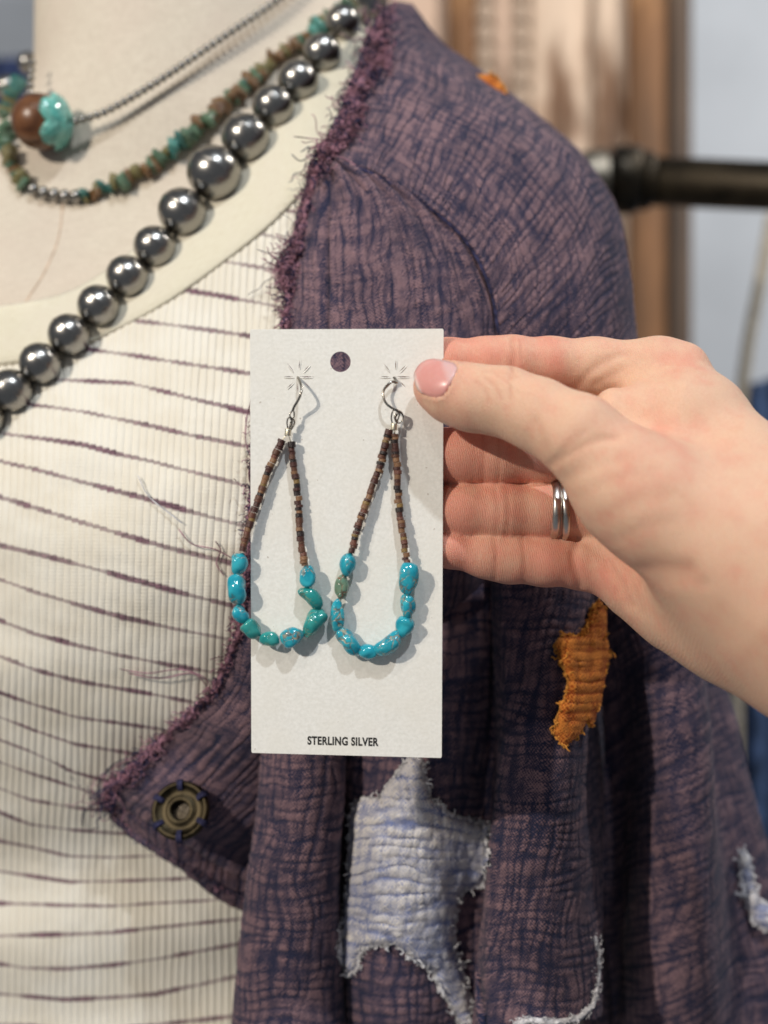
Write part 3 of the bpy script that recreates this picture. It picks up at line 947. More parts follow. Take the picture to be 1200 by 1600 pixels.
def curl(p, n, amp, seed_r, steps=9, droop=0.0):
    """a small curly thread starting at p"""
    d = rng.normal(size=3); d /= np.linalg.norm(d)
    pts = [np.array(p)]; v = rng.normal(size=3) * 0.6 + n; v /= np.linalg.norm(v)
    ax = rng.normal(size=3); ax /= np.linalg.norm(ax)
    v = v - ax * (ax @ v) * 0.45; v /= np.linalg.norm(v)
    an = rng.uniform(0.35, 1.0)
    for k in range(steps):
        v = v * math.cos(an) + np.cross(ax, v) * math.sin(an) + ax * (ax @ v) * (1 - math.cos(an))
        v = v + np.array([0, 0, -droop]); v /= np.linalg.norm(v)
        pts.append(pts[-1] + v * amp / steps * rng.uniform(0.6, 1.4))
    return np.array(pts)


def fray(name, path, zf, n, amp, r, mats, parent, out=None, spread=2.0, lift=1.0):
    """masses of ravelled threads along an edge (photo path), one mesh per thread colour"""
    path = np.array(path, float); L = resample(path, n=600)
    for mt, share in mats:
        lines = []
        for _ in range(int(n * share)):
            k = rng.integers(0, 600); x, y = L[k] + rng.normal(size=2) * spread
            z = float(zf(np.array([x]), np.array([y]))[0]) - rng.uniform(0.2, lift)
            o = np.array([0, -0.3, 0]) if out is None else np.array([out[0], -0.3, -out[1]])
            lines.append((curl(W(x, y, z), o, amp * rng.uniform(0.6, 2.2) * 1e-3, 0, 14), r * rng.uniform(0.7, 1.3) * 1e-3))
        V, Q = tube_arrays(lines, 4)
        tag(obj(name, V, Q, M[mt], parent), None, kind='stuff')


def star(name, poly, zf, mat, thread, seed, label, n_fray, wu=0.5, wv=0.8, puff=1.4, step=2.2):
    poly = np.array(poly, float)
    x0, y0 = poly.min(0) - 3; x1, y1 = poly.max(0) + 3
    nx, ny = int((x1 - x0) / step) + 1, int((y1 - y0) / step) + 1
    X, Y = np.meshgrid(np.linspace(x0, x1, nx), np.linspace(y0, y1, ny))
    ins = inside_poly(X, Y, poly)
    pl = resample(np.r_[poly, poly[:1]], n=260)
    dist = np.sqrt(((X[..., None] - pl[:, 0]) ** 2 + (Y[..., None] - pl[:, 1]) ** 2).min(-1))
    u, v = X * 0.2, Y * 0.2
    c, a, b = crinkle(u, v, wu, wv, seed)
    z = zf(X, Y) - puff * sstep(-1, 9, dist) - 0.8 * c - 0.5 + 0.8 * (vn(X / 9, Y / 9, seed) - 0.5)
    P = W(X, Y, z).reshape(-1, 3)
    Q = grid_quads(ny, nx); k = (ins | (dist < step)).ravel()[Q].all(1)
    us = np.unique(Q[k]); rm = -np.ones(len(P), int); rm[us] = np.arange(len(us))
    o = obj(name, P[us], rm[Q[k]], mat, jack, True, {'fab': np.stack([u, v, 0 * u], -1).reshape(-1, 3)[us], 'crk': c.ravel()[us]})
    solidify(o, 0.0009)
    o['label'] = label
    # rolled ravelled border: short looping threads
    edge = resample(np.r_[poly, poly[:1]], n=700)
    lines = []
    for _ in range(2):
        e2 = resample(np.r_[poly, poly[:1]], step=3.0); e2 = e2 + rng.normal(size=e2.shape) * 1.8
        lines.append((W(e2[:, 0], e2[:, 1], zf(e2[:, 0], e2[:, 1]) - 1.0), 0.0005 * puff * (0.4 + 0.9 * rng.random(len(e2)))))
    for _ in range(n_fray):
        kx = rng.integers(0, 700); p = edge[kx] + rng.normal(size=2) * 2.0
        zz = float(zf(p[:1], p[1:])[0]) - rng.uniform(0.6, 2.0)
        lines.append((curl(W(p[0], p[1], zz), np.array([0, -0.5, 0]), rng.uniform(2.4, 5.0) * 1e-3, 0, 13), rng.uniform(0.15, 0.27) * 1e-3))
    V, Q = tube_arrays(lines, 5)
    tag(obj('frayed_border', V, Q, M[thread], o), None, kind='stuff')
    return o


STAR_W = [(642, 1186), (658, 1190), (668, 1246), (688, 1262), (705, 1277), (728, 1282), (762, 1293), (765, 1348), (752, 1380), (718, 1390), (710, 1416), (707, 1442), (705, 1482), (716, 1508), (726, 1534), (738, 1592), (726, 1604), (706, 1568), (689, 1542), (678, 1516), (647, 1495), (628, 1478), (613, 1471), (586, 1474), (563, 1479), (557, 1511), (543, 1522), (530, 1500), (528, 1482), (532, 1442), (544, 1400), (546, 1364), (548, 1330), (552, 1303), (547, 1282), (560, 1253), (597, 1251), (605, 1232), (623, 1211)]
star('star_patch', STAR_W, ks, M['star_white'], 'thread_white', 71, 'pale blue and cream frayed star patch', 1200, puff=2.2)
STAR_O = [(935, 940), (944, 957), (944, 996), (950, 1022), (945, 1042), (940, 1071), (935, 1102), (928, 1117), (923, 1135), (913, 1124), (910, 1132), (899, 1149), (881, 1164), (865, 1146), (871, 1122), (879, 1102), (886, 1082), (890, 1063), (882, 1046), (876, 1030), (868, 1007), (881, 991), (910, 997), (918, 980), (924, 955)]
star('star_patch', STAR_O, lambda x, y: ks(np.minimum(x, 896), y) - 1.5 + 0.22 * np.maximum(0, x - 896), M['star_orange'], 'thread_orange', 83, 'rust orange frayed star patch', 170, puff=1.0, step=1.6)
STAR_R = [(1158, 1330), (1170, 1345), (1176, 1380), (1186, 1410), (1215, 1420), (1240, 1440), (1225, 1456), (1196, 1452), (1180, 1440), (1168, 1408), (1160, 1370)]
star('star_patch', STAR_R, lambda x, y: 0 * x + 96, M['star_white'], 'thread_white', 95, 'edge of a pale star patch on the back of the sleeve', 160, puff=1.6)
STAR_B = [(746, 130), (758, 118), (774, 122), (786, 138), (790, 164), (774, 162), (754, 148)]
star('star_patch', STAR_B, lambda x, y: 0 * x + 122, M['star_orange'], 'thread_orange', 99, 'tip of an orange star patch behind the shoulder', 60, puff=1.6)
# pale ravelled hem at the bottom right of the front fold
HEM = [(802, 1600), (830, 1594), (868, 1598), (905, 1590), (926, 1570), (934, 1530), (934, 1490), (928, 1462)]
V, Q = tube_arrays([(np.array([W(x, y, float(ks(np.array([x]), np.array([y]))[0]) - 1) for x, y in resample(HEM, n=60)]), 0.0009)], 7)
he = obj('ravelled_hem', V, Q, M['thread_white'], jack)
fray('hem_fray', HEM, ks, 260, 2.6, 0.13, (('thread_white', 1.0),), jack, lift=2.0)

# frayed edges of the front
E1 = [(600, 20), (592, 60), (598, 92), (578, 112), (562, 140), (556, 168), (545, 196), (530, 214), (512, 238), (500, 252)]
fray('neckline_fray', E1, ss_, 800, 7.0, 0.17, (('thread', 0.65), ('thread_dark', 0.35)), jack, (-0.5, 0.2), 8.0, 6.0)
E2 = [(497, 255), (484, 305), (470, 362), (462, 400), (452, 440), (447, 515)]
fray('placket_fray', E2, fs, 620, 4.2, 0.13, (('thread', 0.6), ('thread_dark', 0.4)), jack, (-0.7, 0.1), 3.5, 2.0)
E2b = [(470, 380), (452, 405), (447, 430), (450, 450)]
fray('placket_fray', E2b, fs, 320, 7.0, 0.14, (('thread', 0.8), ('thread_dark', 0.2)), jack, (-0.9, 0.2), 5.0, 3.0)
E3 = [(447, 515), (414, 620), (396, 730), (391, 850), (376, 980), (337, 1075), (250, 1160), (172, 1230), (170, 1262)]
fray('edge_fray', E3, fs, 1100, 3.2, 0.13, (('thread', 0.62), ('thread_dark', 0.38)), jack, (-0.5, 0.3), 4.0, 2.2)
E4 = [(250, 1165), (215, 1200), (180, 1225), (156, 1250), (170, 1262)]
fray('corner_fray', E4, fs, 220, 7.0, 0.13, (('thread', 0.6), ('thread_dark', 0.4)), jack, (-0.9, 0.4), 5.0, 2.0)
fray('flap_hem_fray', [(165, 1266), (210, 1306), (262, 1338), (330, 1378), (400, 1414)], fs, 160, 2.0, 0.12, (('thread', 0.4), ('thread_dark', 0.6)), jack, (0, 0.5), 3.0, 1.5)
# rolled selvage along the front edge
for path, zf in ((E3, fs), (E2, fs), (E1[3:], ss_)):
    pp = resample(path, step=4)
    big = zf is ss_
    pp[1:-1] += rng.normal(size=(len(pp) - 2, 2)) * (3.5 if big else 1.6)
    zz = zf(pp[:, 0] + 3, pp[:, 1]) - (1.8 if big else 0.6)
    V, Q = tube_arrays([(W(pp[:, 0], pp[:, 1], zz), (0.0020 if big else 0.0010) * (0.5 + 1.0 * rng.random(len(pp))))], 9)
    obj('rolled_edge', V, Q, M['thread'], jack)
fh = resample([(174, 1270), (210, 1304), (262, 1337), (330, 1376), (400, 1412), (440, 1432)], step=5)
V, Q = tube_arrays([(W(fh[:, 0], fh[:, 1], fs(fh[:, 0], fh[:, 1] - 6) + 0.6), 0.0017 * (0.85 + 0.3 * rng.random(len(fh))))], 9)
obj('hem_roll', V, Q, M['jacket'], jack, True, {'fab': V * 1000, 'crk': np.full(len(V), 0.5)})
# single loose threads lying on the striped top
LOOSE = [([(215, 742), (232, 775), (262, 800), (285, 818)], 'thread_white'), ([(278, 826), (300, 850), (335, 858), (362, 872)], 'thread'), ([(185, 1045), (230, 1052), (280, 1046), (318, 1058), (330, 1078)], 'thread'),
         ([(200, 1052), (250, 1060), (300, 1052), (326, 1075)], 'thread'), ([(395, 620), (386, 650), (384, 690), (393, 715)], 'thread'), ([(100, 1200), (125, 1228), (150, 1245)], 'thread_dark'),
         ([(155, 1240), (158, 1215), (185, 1190), (235, 1180)], 'thread_dark'), ([(152, 1252), (130, 1270), (128, 1292)], 'thread_dark'), ([(336, 845), (345, 860), (338, 880), (350, 900)], 'thread')]
for pts, mt in LOOSE:
    p = crm(pts, 24); z = body_dz(p[:, 0], p[:, 1]) - 8.5
    V, Q = tube_arrays([(W(p[:, 0], p[:, 1], z), 0.00019)], 5)
    obj('loose_thread', V, Q, M[mt], jack)
# armhole seam: a stitched welt that follows the panel edge
sm = np.array([r_[0][:2] for r_ in SLV[:7]], float); sm = crm(sm, 80)
V, Q = tube_arrays([(W(sm[:, 0] + 1, sm[:, 1] - 1, ss_(sm[:, 0] + 4, sm[:, 1] - 4) + 0.2), 0.0008)], 7)
obj('armhole_seam', V, Q, M['thread_dark'], jack)

# brass eyelet button sewn with blue thread
bz = float(fs(np.array([283.]), np.array([1255.]))[0]) - 4.2
bc = np.array(W(283, 1267, bz)); br = R(46, bz)
nrm = Vector((-0.12, -1.0, 0.42)).normalized()
V, Q = lathe([(br * 0.30, -0.0012), (br * 0.30, 0.0010), (br * 0.34, 0.0014), (br * 0.44, 0.0014), (br * 0.50, 0.0010), (br * 0.76, 0.0010), (br * 0.82, 0.0018), (br * 0.92, 0.0021), (br, 0.0012), (br * 0.98, -0.0006), (br * 0.6, -0.0012), (br * 0.30, -0.0012)], 48, nrm, bc)
btn = obj('button', V, Q, M['brass'], jack)
btn['label'] = 'aged brass ring button sewn with blue thread'
V, Q = lathe([(0.0002, -0.0011), (br * 0.29, -0.0011)], 20, nrm, bc); obj('button_centre', V, Q, M['pipe'], btn)
qm = np.array(Vector((0, 0, 1)).rotation_difference(nrm).to_matrix())
for k in range(6):
    a = k * PI / 3 + 0.5
    for s in range(3):
        a2 = a + (s - 1) * 0.07
        loop = [(br * f * math.cos(a2), br * f * math.sin(a2), h) for f, h in ((0.66, 0.0006), (0.71, 0.0018), (0.87, 0.0028), (1.02, 0.0019), (1.08, -0.001))]
        V, Q = tube_arrays([(crm(np.array(loop) @ qm.T + bc, 12), 0.00032)], 5)
        if s == 0: VA, QA = V, Q
        else: QA = np.concatenate([QA, Q + len(VA)]); VA = np.concatenate([VA, V])
    obj('button_thread', VA, QA, M['thread_dark'], btn)

# ------------------------------------------------------------------ necklaces
pr = []
for k in range(57):
    a = -PI / 2 + PI * k / 56
    r_, h_ = math.cos(a), math.sin(a)
    r_ += 0.022 * math.exp(-(h_ / 0.05) ** 2)
    pr.append((max(r_, 0.06), h_ * 0.96))
pr = [(0.05, -0.80)] + pr + [(0.05, 0.80)]
Vb, Qb = lathe(pr, 36)
PEARL = mesh_np('bead', Vb, Qb)
small_pr = [(0.05, -0.8)] + [(max(math.cos(a), 0.1), math.sin(a) * 0.85) for a in np.linspace(-PI / 2, PI / 2, 11)] + [(0.05, 0.8)]
Vb, Qb = lathe(small_pr, 16)
SMALL = mesh_np('small_bead', Vb, Qb)


def strand_quat(a, b):
    return Vector((0, 0, 1)).rotation_difference((Vector(b) - Vector(a)).normalized())


def on_body(px, py, lift):
    return W(px, py, float(body_dz(np.array([px]), np.array([py]))[0]) - lift)


PB = [(622, -58, 27), (590, -30, 27), (562, 2, 27), (535, 36, 28), (503, 84, 31), (466, 127, 33), (427, 167, 34), (384, 216, 39), (335, 271, 44), (285, 332, 39), (242, 386, 34), (199, 432, 34), (154, 478, 34), (108, 523, 34), (63, 568, 34), (18, 610, 35), (-26, 652, 35), (-70, 694, 35)] + [(x_, y_, 33) for x_, y_ in ((-114, 732), (-160, 760), (-208, 772), (-256, 764), (-300, 738), (-336, 702), (-362, 658), (-378, 610), (-384, 562), (-380, 514), (-368, 468), (-348, 426), (-322, 388), (-292, 352), (-258, 320), (-222, 292), (-184, 270), (-146, 250), (-108, 232), (-74, 212))]
pn = empty('silver_bead_necklace', on_body(335, 330, 10), 'necklace of large round dark silver beads lying diagonally across the neckband', 'necklace')
pos = []
for x, y, r_ in PB:
    z0 = float(body_dz(np.array([x]), np.array([y]))[0]) - 5
    rm = R(r_, z0 - 12) * 1e3
    pos.append((W(x, y, z0 - rm - 1.0), rm * 1e-3))
for i, (p, r_) in enumerate(pos):
    a, b = pos[max(0, i - 1)][0], pos[min(len(pos) - 1, i + 1)][0]
    link('bead', PEARL, M['pearl'], pn, p, strand_quat(a, b), (r_, r_, r_))
V, Q = tube_arrays([(crm([p for p, _ in pos], 120), 0.0012)], 6)
obj('cord', V, Q, M['pipe'], pn)
# far side of the same necklace, climbing behind the neck
for x, y, r_, z in ((44, 98, 17, 190), (12, 136, 19, 176), (-16, 176, 20, 165), (-42, 218, 20, 156)):
    rr = R(r_, z)
    link('bead', PEARL, M['pearl'], pn, W(x, y, z), strand_quat((0, 0, 0), (0.5, 0.2, 0.6)), (rr, rr, rr))

# turquoise chip necklace
m = turquoise
CH = [turquoise('chip_' + n, a, b, v, 0.8) for n, a, b, v in (('teal', (30, 96, 92), (62, 130, 120), (110, 90, 60)), ('green', (66, 104, 84), (104, 134, 104), (120, 96, 60)), ('olive', (112, 108, 66), (140, 128, 84), (96, 70, 44)), ('brown', (112, 82, 54), (140, 106, 70), (90, 64, 44)), ('aqua', (62, 142, 138), (104, 170, 156), (140, 120, 80)))]
CHM = []
for s in range(6):
    u = np.linspace(-1, 1, 7); 
    th, ph = np.meshgrid(np.linspace(0, 2 * PI, 12, endpoint=False), np.linspace(-PI / 2, PI / 2, 7))
    sx = np.sign(np.cos(ph) * np.cos(th)) * np.abs(np.cos(ph) * np.cos(th)) ** 0.8; sy = np.sign(np.cos(ph) * np.sin(th)) * np.abs(np.cos(ph) * np.sin(th)) ** 0.8
    Vc = np.stack([sx, sy * 0.75, np.sin(ph) * 0.62], -1)
    Vc = Vc * (1 + 0.45 * (vn(3 * Vc[..., 0] + s * 7, 3 * Vc[..., 1] + 2 * Vc[..., 2], s)[..., None] - 0.5) * 2)
    CHM.append((Vc.reshape(-1, 3), grid_quads(7, 12, True)))
CPATH = crm([(585, -40), (540, 12), (500, 42), (458, 72), (402, 116), (352, 163), (304, 206), (252, 246), (202, 277), (150, 299), (116, 307), (84, 304), (54, 297), (28, 278), (14, 246), (8, 206), (10, 172), (22, 146), (34, 124)], 500)
cs = np.concatenate([[0], np.cumsum(np.linalg.norm(np.diff(CPATH, axis=0), axis=1))])
cn = empty('chip_necklace', on_body(250, 260, 6), 'necklace of green and brown turquoise chips between choker and silver bead necklace', 'necklace')
meshes = {}
def on_path(t): return np.array([np.interp(t, cs, CPATH[:, 0]), np.interp(t, cs, CPATH[:, 1])])
t = 0.0; i = 0
while t < cs[-1]:
    p = on_path(t)
    silver_run = 40 < p[0] < 128 and p[1] > 280
    body = float(body_dz(p[:1], p[1:])[0])
    if p[0] < 60 and p[1] < 240: body = min(body, 150 - (p[1] - 120) * 0.12)
    q = on_path(min(t + 4, cs[-1]))
    q0 = W(p[0], p[1], body - 5); q1 = W(q[0], q[1], body - 5)
    rot = strand_quat(q0, q1)
    if silver_run:
        r_ = R(10.5, body)
        link('silver_bead', SMALL, M['pearl'], cn, W(p[0], p[1], body - r_ * 1e3 - 0.8), rot, (r_, r_, r_)); t += 17
    else:
        v = rng.integers(0, 6); mi = rng.choice(5, p=[0.17, 0.29, 0.24, 0.2, 0.10])
        if (v, mi) not in meshes:
            me = mesh_np('stone_chip', *CHM[v], smooth=(v % 2 == 0)); me.materials.append(CH[mi]); meshes[(v, mi)] = me
        sc = R(rng.uniform(10.5, 16.5), body); off = rng.normal(size=2) * 2.6
        spin = Matrix.Rotation(rng.uniform(0, 6.28), 3, 'Z').to_quaternion()
        tilt = Matrix.Rotation(rng.normal() * 0.6, 3, 'X').to_quaternion()
        link('stone_chip', meshes[(v, mi)], None, cn, W(p[0] + off[0], p[1] + off[1], body - sc * 800 - 0.6), rot @ tilt @ spin, (sc, sc, sc * rng.uniform(0.65, 1.0)))
        t += rng.uniform(6.5, 10.5)
    i += 1

# choker of fine silver beads with a wooden bead
ck = empty('choker', on_body(62, 240, 8), 'choker of tiny silver beads with a brown wooden bead and turquoise flower cap', 'necklace')
cp = crm([(118, 190), (170, 172), (250, 125), (340, 64), (430, 2), (486, -44)], 300)
cd = np.concatenate([[0], np.cumsum(np.linalg.norm(np.diff(cp, axis=0), axis=1))])
for t in np.arange(0, cd[-1], 11.8):
    x, y = np.interp(t, cd, cp[:, 0]), np.interp(t, cd, cp[:, 1])
    b = float(body_dz(np.array([x]), np.array([y]))[0]); lift = 5 + 4.0 * math.exp(-t / 60)
    r_ = R(6.6, b)
    link('small_bead', SMALL, M['pearl'], ck, W(x, y, b - lift), strand_quat(W(x, y, b), W(x + 9, y - 6, b)), (r_, r_, r_))
wz = float(body_dz(np.array([75.]), np.array([190.]))[0]) - 12
for k, (x, y) in enumerate(((46, 146), (47, 134), (48, 122), (49, 110), (50, 98))):
    r_ = R(6.6, wz); link('small_bead', SMALL, M['pearl'], ck, W(x, y, wz + 3 + 3 * k), None, (r_, r_, r_))
wr = R(43, wz)
m = NT('turned_wood', Roughness=0.32)
gr = m.noise(90, m.scale(m.coord(), (1, 6, 1)), 4.0)
m.set('Base Color', m.mix(m.ss(gr, 0.3, 0.7), lin((74, 44, 26)), lin((122, 80, 50)))); m.bump(gr, 0.0003, 0.4)
M['wood_bead'] = m.m
wax = Vector((0.86, -0.15, -0.05)).normalized()
wq = Vector((0, 0, 1)).rotation_difference(wax)
wpos = W(62, 190, wz)
Vw, Qw = lathe([(0.08, -0.9)] + [(max(math.cos(a), 0.09), math.sin(a)) for a in np.linspace(-PI / 2, PI / 2, 25)] + [(0.08, 0.9)], 40)
wb = link('wooden_bead', mesh_np('wooden_bead', Vw * wr, Qw), M['wood_bead'], ck, wpos, wq)
M['cap'] = turquoise('cap_turquoise', (86, 170, 160), (130, 196, 184), (70, 120, 110), 0.8)
# five petals hugging the bead
for k in range(5):
    U, T = np.meshgrid(np.linspace(-1, 1, 13), np.linspace(0, 1, 14))
    wid = 0.62 * np.sin(PI * np.clip(T * 0.86 + 0.10, 0, 1)) ** 0.7
    lat = PI / 2 - (0.12 + 1.02 * T); lon = k * 2 * PI / 5 + 0.4 + U * wid / np.maximum(np.cos(lat), 0.2) * 0.92
    rr = wr * (1.03 + 0.10 * np.sqrt(np.clip(1 - U * U, 0, 1)) * np.sin(PI * np.clip(T, 0.02, 0.98)) ** 0.4 + 0.02 * np.cos(U * 14))
    P = np.stack([rr * np.cos(lat) * np.cos(lon), rr * np.cos(lat) * np.sin(lon), rr * np.sin(lat)], -1).reshape(-1, 3)
    o = link('petal', mesh_np('petal', P, grid_quads(14, 13)), M['cap'], wb, wpos)
    o.location = (0, 0, 0)
    solidify(o, 0.0008)

# ------------------------------------------------------------------ hand
def HP(px, py, dz): return np.array(W(px, py, dz))


def chain(P, nodes, k=0.003):
    d = None
    for (x1, y1, z1, r1), (x2, y2, z2, r2) in zip(nodes[:-1], nodes[1:]):
        e = rcone(P, HP(x1, y1, z1), HP(x2, y2, z2), R(r1, z1), R(r2, z2))
        d = e if d is None else smin(d, e, k)
    return d


INDEX = [(588, 572, 6.4, 30), (640, 568, 6.7, 35), (700, 567, 6.8, 36), (760, 566, 7.2, 37), (800, 566, 8, 39), (860, 567, 9, 38), (930, 572, 10, 42), (1010, 584, 9, 52)]
MIDDLE = [(560, 708, 7.2, 33), (640, 709, 7.6, 40), (720, 712, 7.9, 42.5), (775, 713, 8.3, 43.5), (840, 712, 9.4, 42), (920, 704, 12, 46), (1000, 690, 13, 58)]
RINGF = [(590, 800, 7.0, 31), (650, 800, 7.3, 38), (720, 799, 7.7, 41), (780, 799, 8.2, 42), (850, 799, 9.2, 40.5), (920, 798, 12, 44), (985, 788, 14, 54)]
PINKY = [(668, 846, 5.6, 23), (700, 857, 6, 27.5), (760, 868, 7.2, 33), (795, 873, 8.2, 36), (850, 877, 9, 36.5), (910, 879, 11.5, 40), (960, 874, 13, 48)]
THUMB = [(683, 604, -7.4, 37.5), (705, 613, -9.0, 45), (740, 622, -10.5, 50), (790, 628, -12.5, 52), (840, 648, -16, 55), (905, 682, -21, 62)]
THENAR = [(905, 682, -21, 62), (985, 762, -23, 84), (1040, 800, -24, 92), (1120, 850, -26, 100), (1210, 905, -28, 120)]


def hand_sdf(P):
    px, py, dz = to_px(P)
    f = chain(P, INDEX)
    for c in (MIDDLE, RINGF, PINKY):
        f = smin(f, chain(P, c), 0.0007)
    palm = chain(P, [(1030, 590, 8, 56), (1090, 660, 0, 72), (1150, 760, -10, 100), (1225, 862, -20, 130)], 0.006)
    palm = smin(palm, chain(P, [(1000, 690, 13, 55), (1110, 780, 0, 86), (1215, 880, -18, 130)], 0.006), 0.006)
    palm = smin(palm, chain(P, [(985, 788, 14, 50), (1090, 850, 2, 84), (1215, 910, -16, 130)], 0.006), 0.006)
    palm = smin(palm, chain(P, [(950, 868, 13, 46), (1000, 902, 8, 60), (1065, 935, 0, 78), (1140, 960, -8, 96), (1230, 985, -16, 108)], 0.006), 0.005)
    # knuckle of the index finger
    palm = smin(palm, rcone(P, HP(1045, 566, 8), HP(1071, 570, 5), R(31, 8), R(33, 5)), 0.005)
    arm = chain(P, [(1215, 900, -20, 152), (1330, 995, -30, 150), (1700, 1310, -58, 172), (2100, 1650, -88, 200)], 0.012)
    palm = smin(palm, arm, 0.014)
    b = smin(palm, f, 0.0045)
    th = smin(chain(P, THUMB), chain(P, THENAR, 0.006), 0.004)
    # web of skin between thumb and index
    web = chain(P, [(960, 640, -6, 34), (1040, 660, -6, 60)], 0.004)
    b = smin(b, web, 0.010)
    k = 0.0012 + 0.010 * sstep(860, 960, px)
    d = smin(b, th, k)
    return d


lo = HP(560, 800, 0); 
V, Q = mesh_sdf(hand_sdf, (-0.012, 0.225, CZ - 0.135), (0.235, 0.352, CZ + 0.062), 0.00082)
px, py, dz = to_px(V)
N = vnormals(V, Q)
# creases pressed into the camera side of the skin: (polyline, half width px, depth mm)
CRE = [([(800, 530), (802, 555), (798, 590)], 4, 0.35), ([(812, 532), (815, 560)], 3, 0.2), ([(752, 672), (757, 700), (754, 752)], 3, 0.26), ([(778, 672), (781, 710), (777, 754)], 3, 0.26), ([(772, 760), (778, 795), (775, 838)], 3, 0.24), ([(790, 762), (794, 798), (790, 838)], 3, 0.24),
       ([(772, 842), (776, 870), (772, 904)], 3, 0.24), ([(815, 842), (820, 875), (818, 910)], 3, 0.24), ([(902, 846), (896, 870), (905, 915)], 6, 0.7), ([(898, 838), (930, 860), (965, 900), (985, 945)], 7, 0.5), ([(905, 602), (925, 578), (955, 560), (978, 552)], 6, 0.4), ([(930, 600), (950, 590), (975, 576)], 5, 0.25),
       ([(862, 728), (885, 712), (925, 690), (965, 684)], 6, 0.38), ([(868, 716), (890, 694), (915, 676)], 5, 0.22), ([(882, 748), (935, 728), (975, 716)], 9, 0.16), ([(905, 778), (950, 752), (1020, 736)], 11, 0.12), ([(930, 815), (985, 785), (1050, 772)], 12, 0.14), ([(960, 846), (1010, 822), (1050, 815)], 10, 0.12),
       ([(1004, 893), (1030, 888), (1075, 890)], 15, 0.6), ([(1030, 908), (1060, 906), (1100, 912)], 12, 0.25), ([(965, 868), (985, 905), (1000, 955)], 7, 0.3), ([(940, 858), (955, 890), (962, 925)], 6, 0.22), ([(760, 590), (775, 604), (782, 622)], 3.5, 0.22), ([(745, 596), (760, 612), (764, 630)], 3.5, 0.16),
       ([(775, 584), (795, 600), (800, 622)], 3.5, 0.2), ([(755, 580), (785, 582), (805, 588)], 4, 0.14), ([(838, 660), (848, 690), (860, 722)], 7, 0.25)]
cre = np.zeros(len(V)); dep = np.zeros(len(V)); facing = sstep(0.05, 0.4, -N[:, 1])
for pl, w, d in CRE:
    pl = np.array(resample(crm(pl, 20), n=30))
    sel = np.nonzero((px > pl[:, 0].min() - 4 * w) & (px < pl[:, 0].max() + 4 * w) & (py > pl[:, 1].min() - 4 * w) & (py < pl[:, 1].max() + 4 * w))[0]
    dd = np.sqrt(((px[sel, None] - pl[:, 0]) ** 2 + (py[sel, None] - pl[:, 1]) ** 2).min(1))
    g = np.exp(-(dd / w) ** 2) * facing[sel]
    if pl[:, 0].max() < 860 and pl[:, 1].min() > 660:   # finger creases stay off the thumb
        g = g * (dz[sel] > -8)
    bulge = 0.12 * np.exp(-((dd - 2.2 * w) / (1.3 * w)) ** 2) * facing[sel]
    dep[sel] += d * (g - bulge); cre[sel] = np.maximum(cre[sel], g * min(1, d * (2.6 if w <= 4 else 0.7)))
NO = crm([(697, 565), (676, 562), (659, 568), (649, 582), (649, 596), (655, 610), (668, 618), (684, 622), (695, 616), (703, 602), (710, 588), (714, 576), (708, 567)], 60)[:-1]
ns = np.nonzero((px > 635) & (px < 735) & (py > 550) & (py < 640) & (dz < 0) & (N[:, 1] < 0.1))[0]
nd = np.sqrt(((px[ns, None] - NO[:, 0]) ** 2 + (py[ns, None] - NO[:, 1]) ** 2).min(1)); ni = inside_poly(px[ns], py[ns], NO)
dep[ns] += np.where(ni, 0.42 * sstep(0, 3.5, nd), -0.34 * np.exp(-((nd - 2.5) / 4.0) ** 2) * sstep(652, 664, px[ns]))
V = V - N * (dep * 1e-3)[:, None]
# tone: pinker fingers, knuckle, fingertip; paler thenar and wrist
tone = 0.46 * sstep(930, 860, px) * (dz > -4) + 0.3 * sstep(760, 700, px) + 0.35 * np.exp(-(((px - 1062) / 40) ** 2 + ((py - 560) / 30) ** 2)) + 0.55 * np.exp(-(((px - 930) / 70) ** 2 + ((py - 900) / 60) ** 2)) + 0.28 * np.exp(-(((px - 1020) / 90) ** 2 + ((py - 700) / 60) ** 2)) + 0.18
hand = tag(obj('person', V, Q, M['skin'], None, True, {'tone': tone, 'crease': cre}), 'bare right hand and wrist pinching the white earring card at its right edge', 'person')


def hand_dz(x, y, z0=-40.0):
    x = np.asarray(x, float); sh = x.shape; x = x.ravel(); y = np.asarray(y, float).ravel(); z = np.full(len(x), z0)
    for _ in range(70): z += np.clip(hand_sdf(W(x, y, z)) * 1e3, -2, 8) * 0.9
    return z.reshape(sh)


# thumb nail: a curved plate let into the skin
nc_ = np.array([680., 592.])
Tn = np.linspace(0, 1, 12)
GX_ = nc_[0] + (NO[:, 0] - nc_[0])[None, :] * Tn[:, None]; GY_ = nc_[1] + (NO[:, 1] - nc_[1])[None, :] * Tn[:, None]
zz = hand_dz(GX_, GY_)
# smooth the plate and let it stand a little proud
zfit = np.c_[np.ones(GX_.size), GX_.ravel() - 680, GY_.ravel() - 592, (GX_.ravel() - 680) ** 2, (GX_.ravel() - 680) * (GY_.ravel() - 592), (GY_.ravel() - 592) ** 2]
wgt = (np.repeat(Tn, len(NO)) < 0.85)
co_, *_ = np.linalg.lstsq(zfit[wgt], zz.ravel()[wgt], rcond=None)
zq = (zfit @ co_).reshape(zz.shape)
rise = 0.12 * np.clip((1 - Tn) / 0.12, 0, 1)[:, None] ** 0.5
zn = 0.75 * zq + 0.25 * zz - 0.02 - rise * 0.3 + 0.3 * (Tn[:, None] > 0.99)
Pn = W(GX_, GY_, zn).reshape(-1, 3)
prog = np.clip(((GX_ - 648) * 0.93 + (GY_ - 592) * -0.35) / 68, 0, 1).ravel()
o = obj('thumbnail', Pn, grid_quads(12, len(NO), True), M['nail'], hand, True, {'tone': prog})
o['label'] = 'short pink thumbnail'
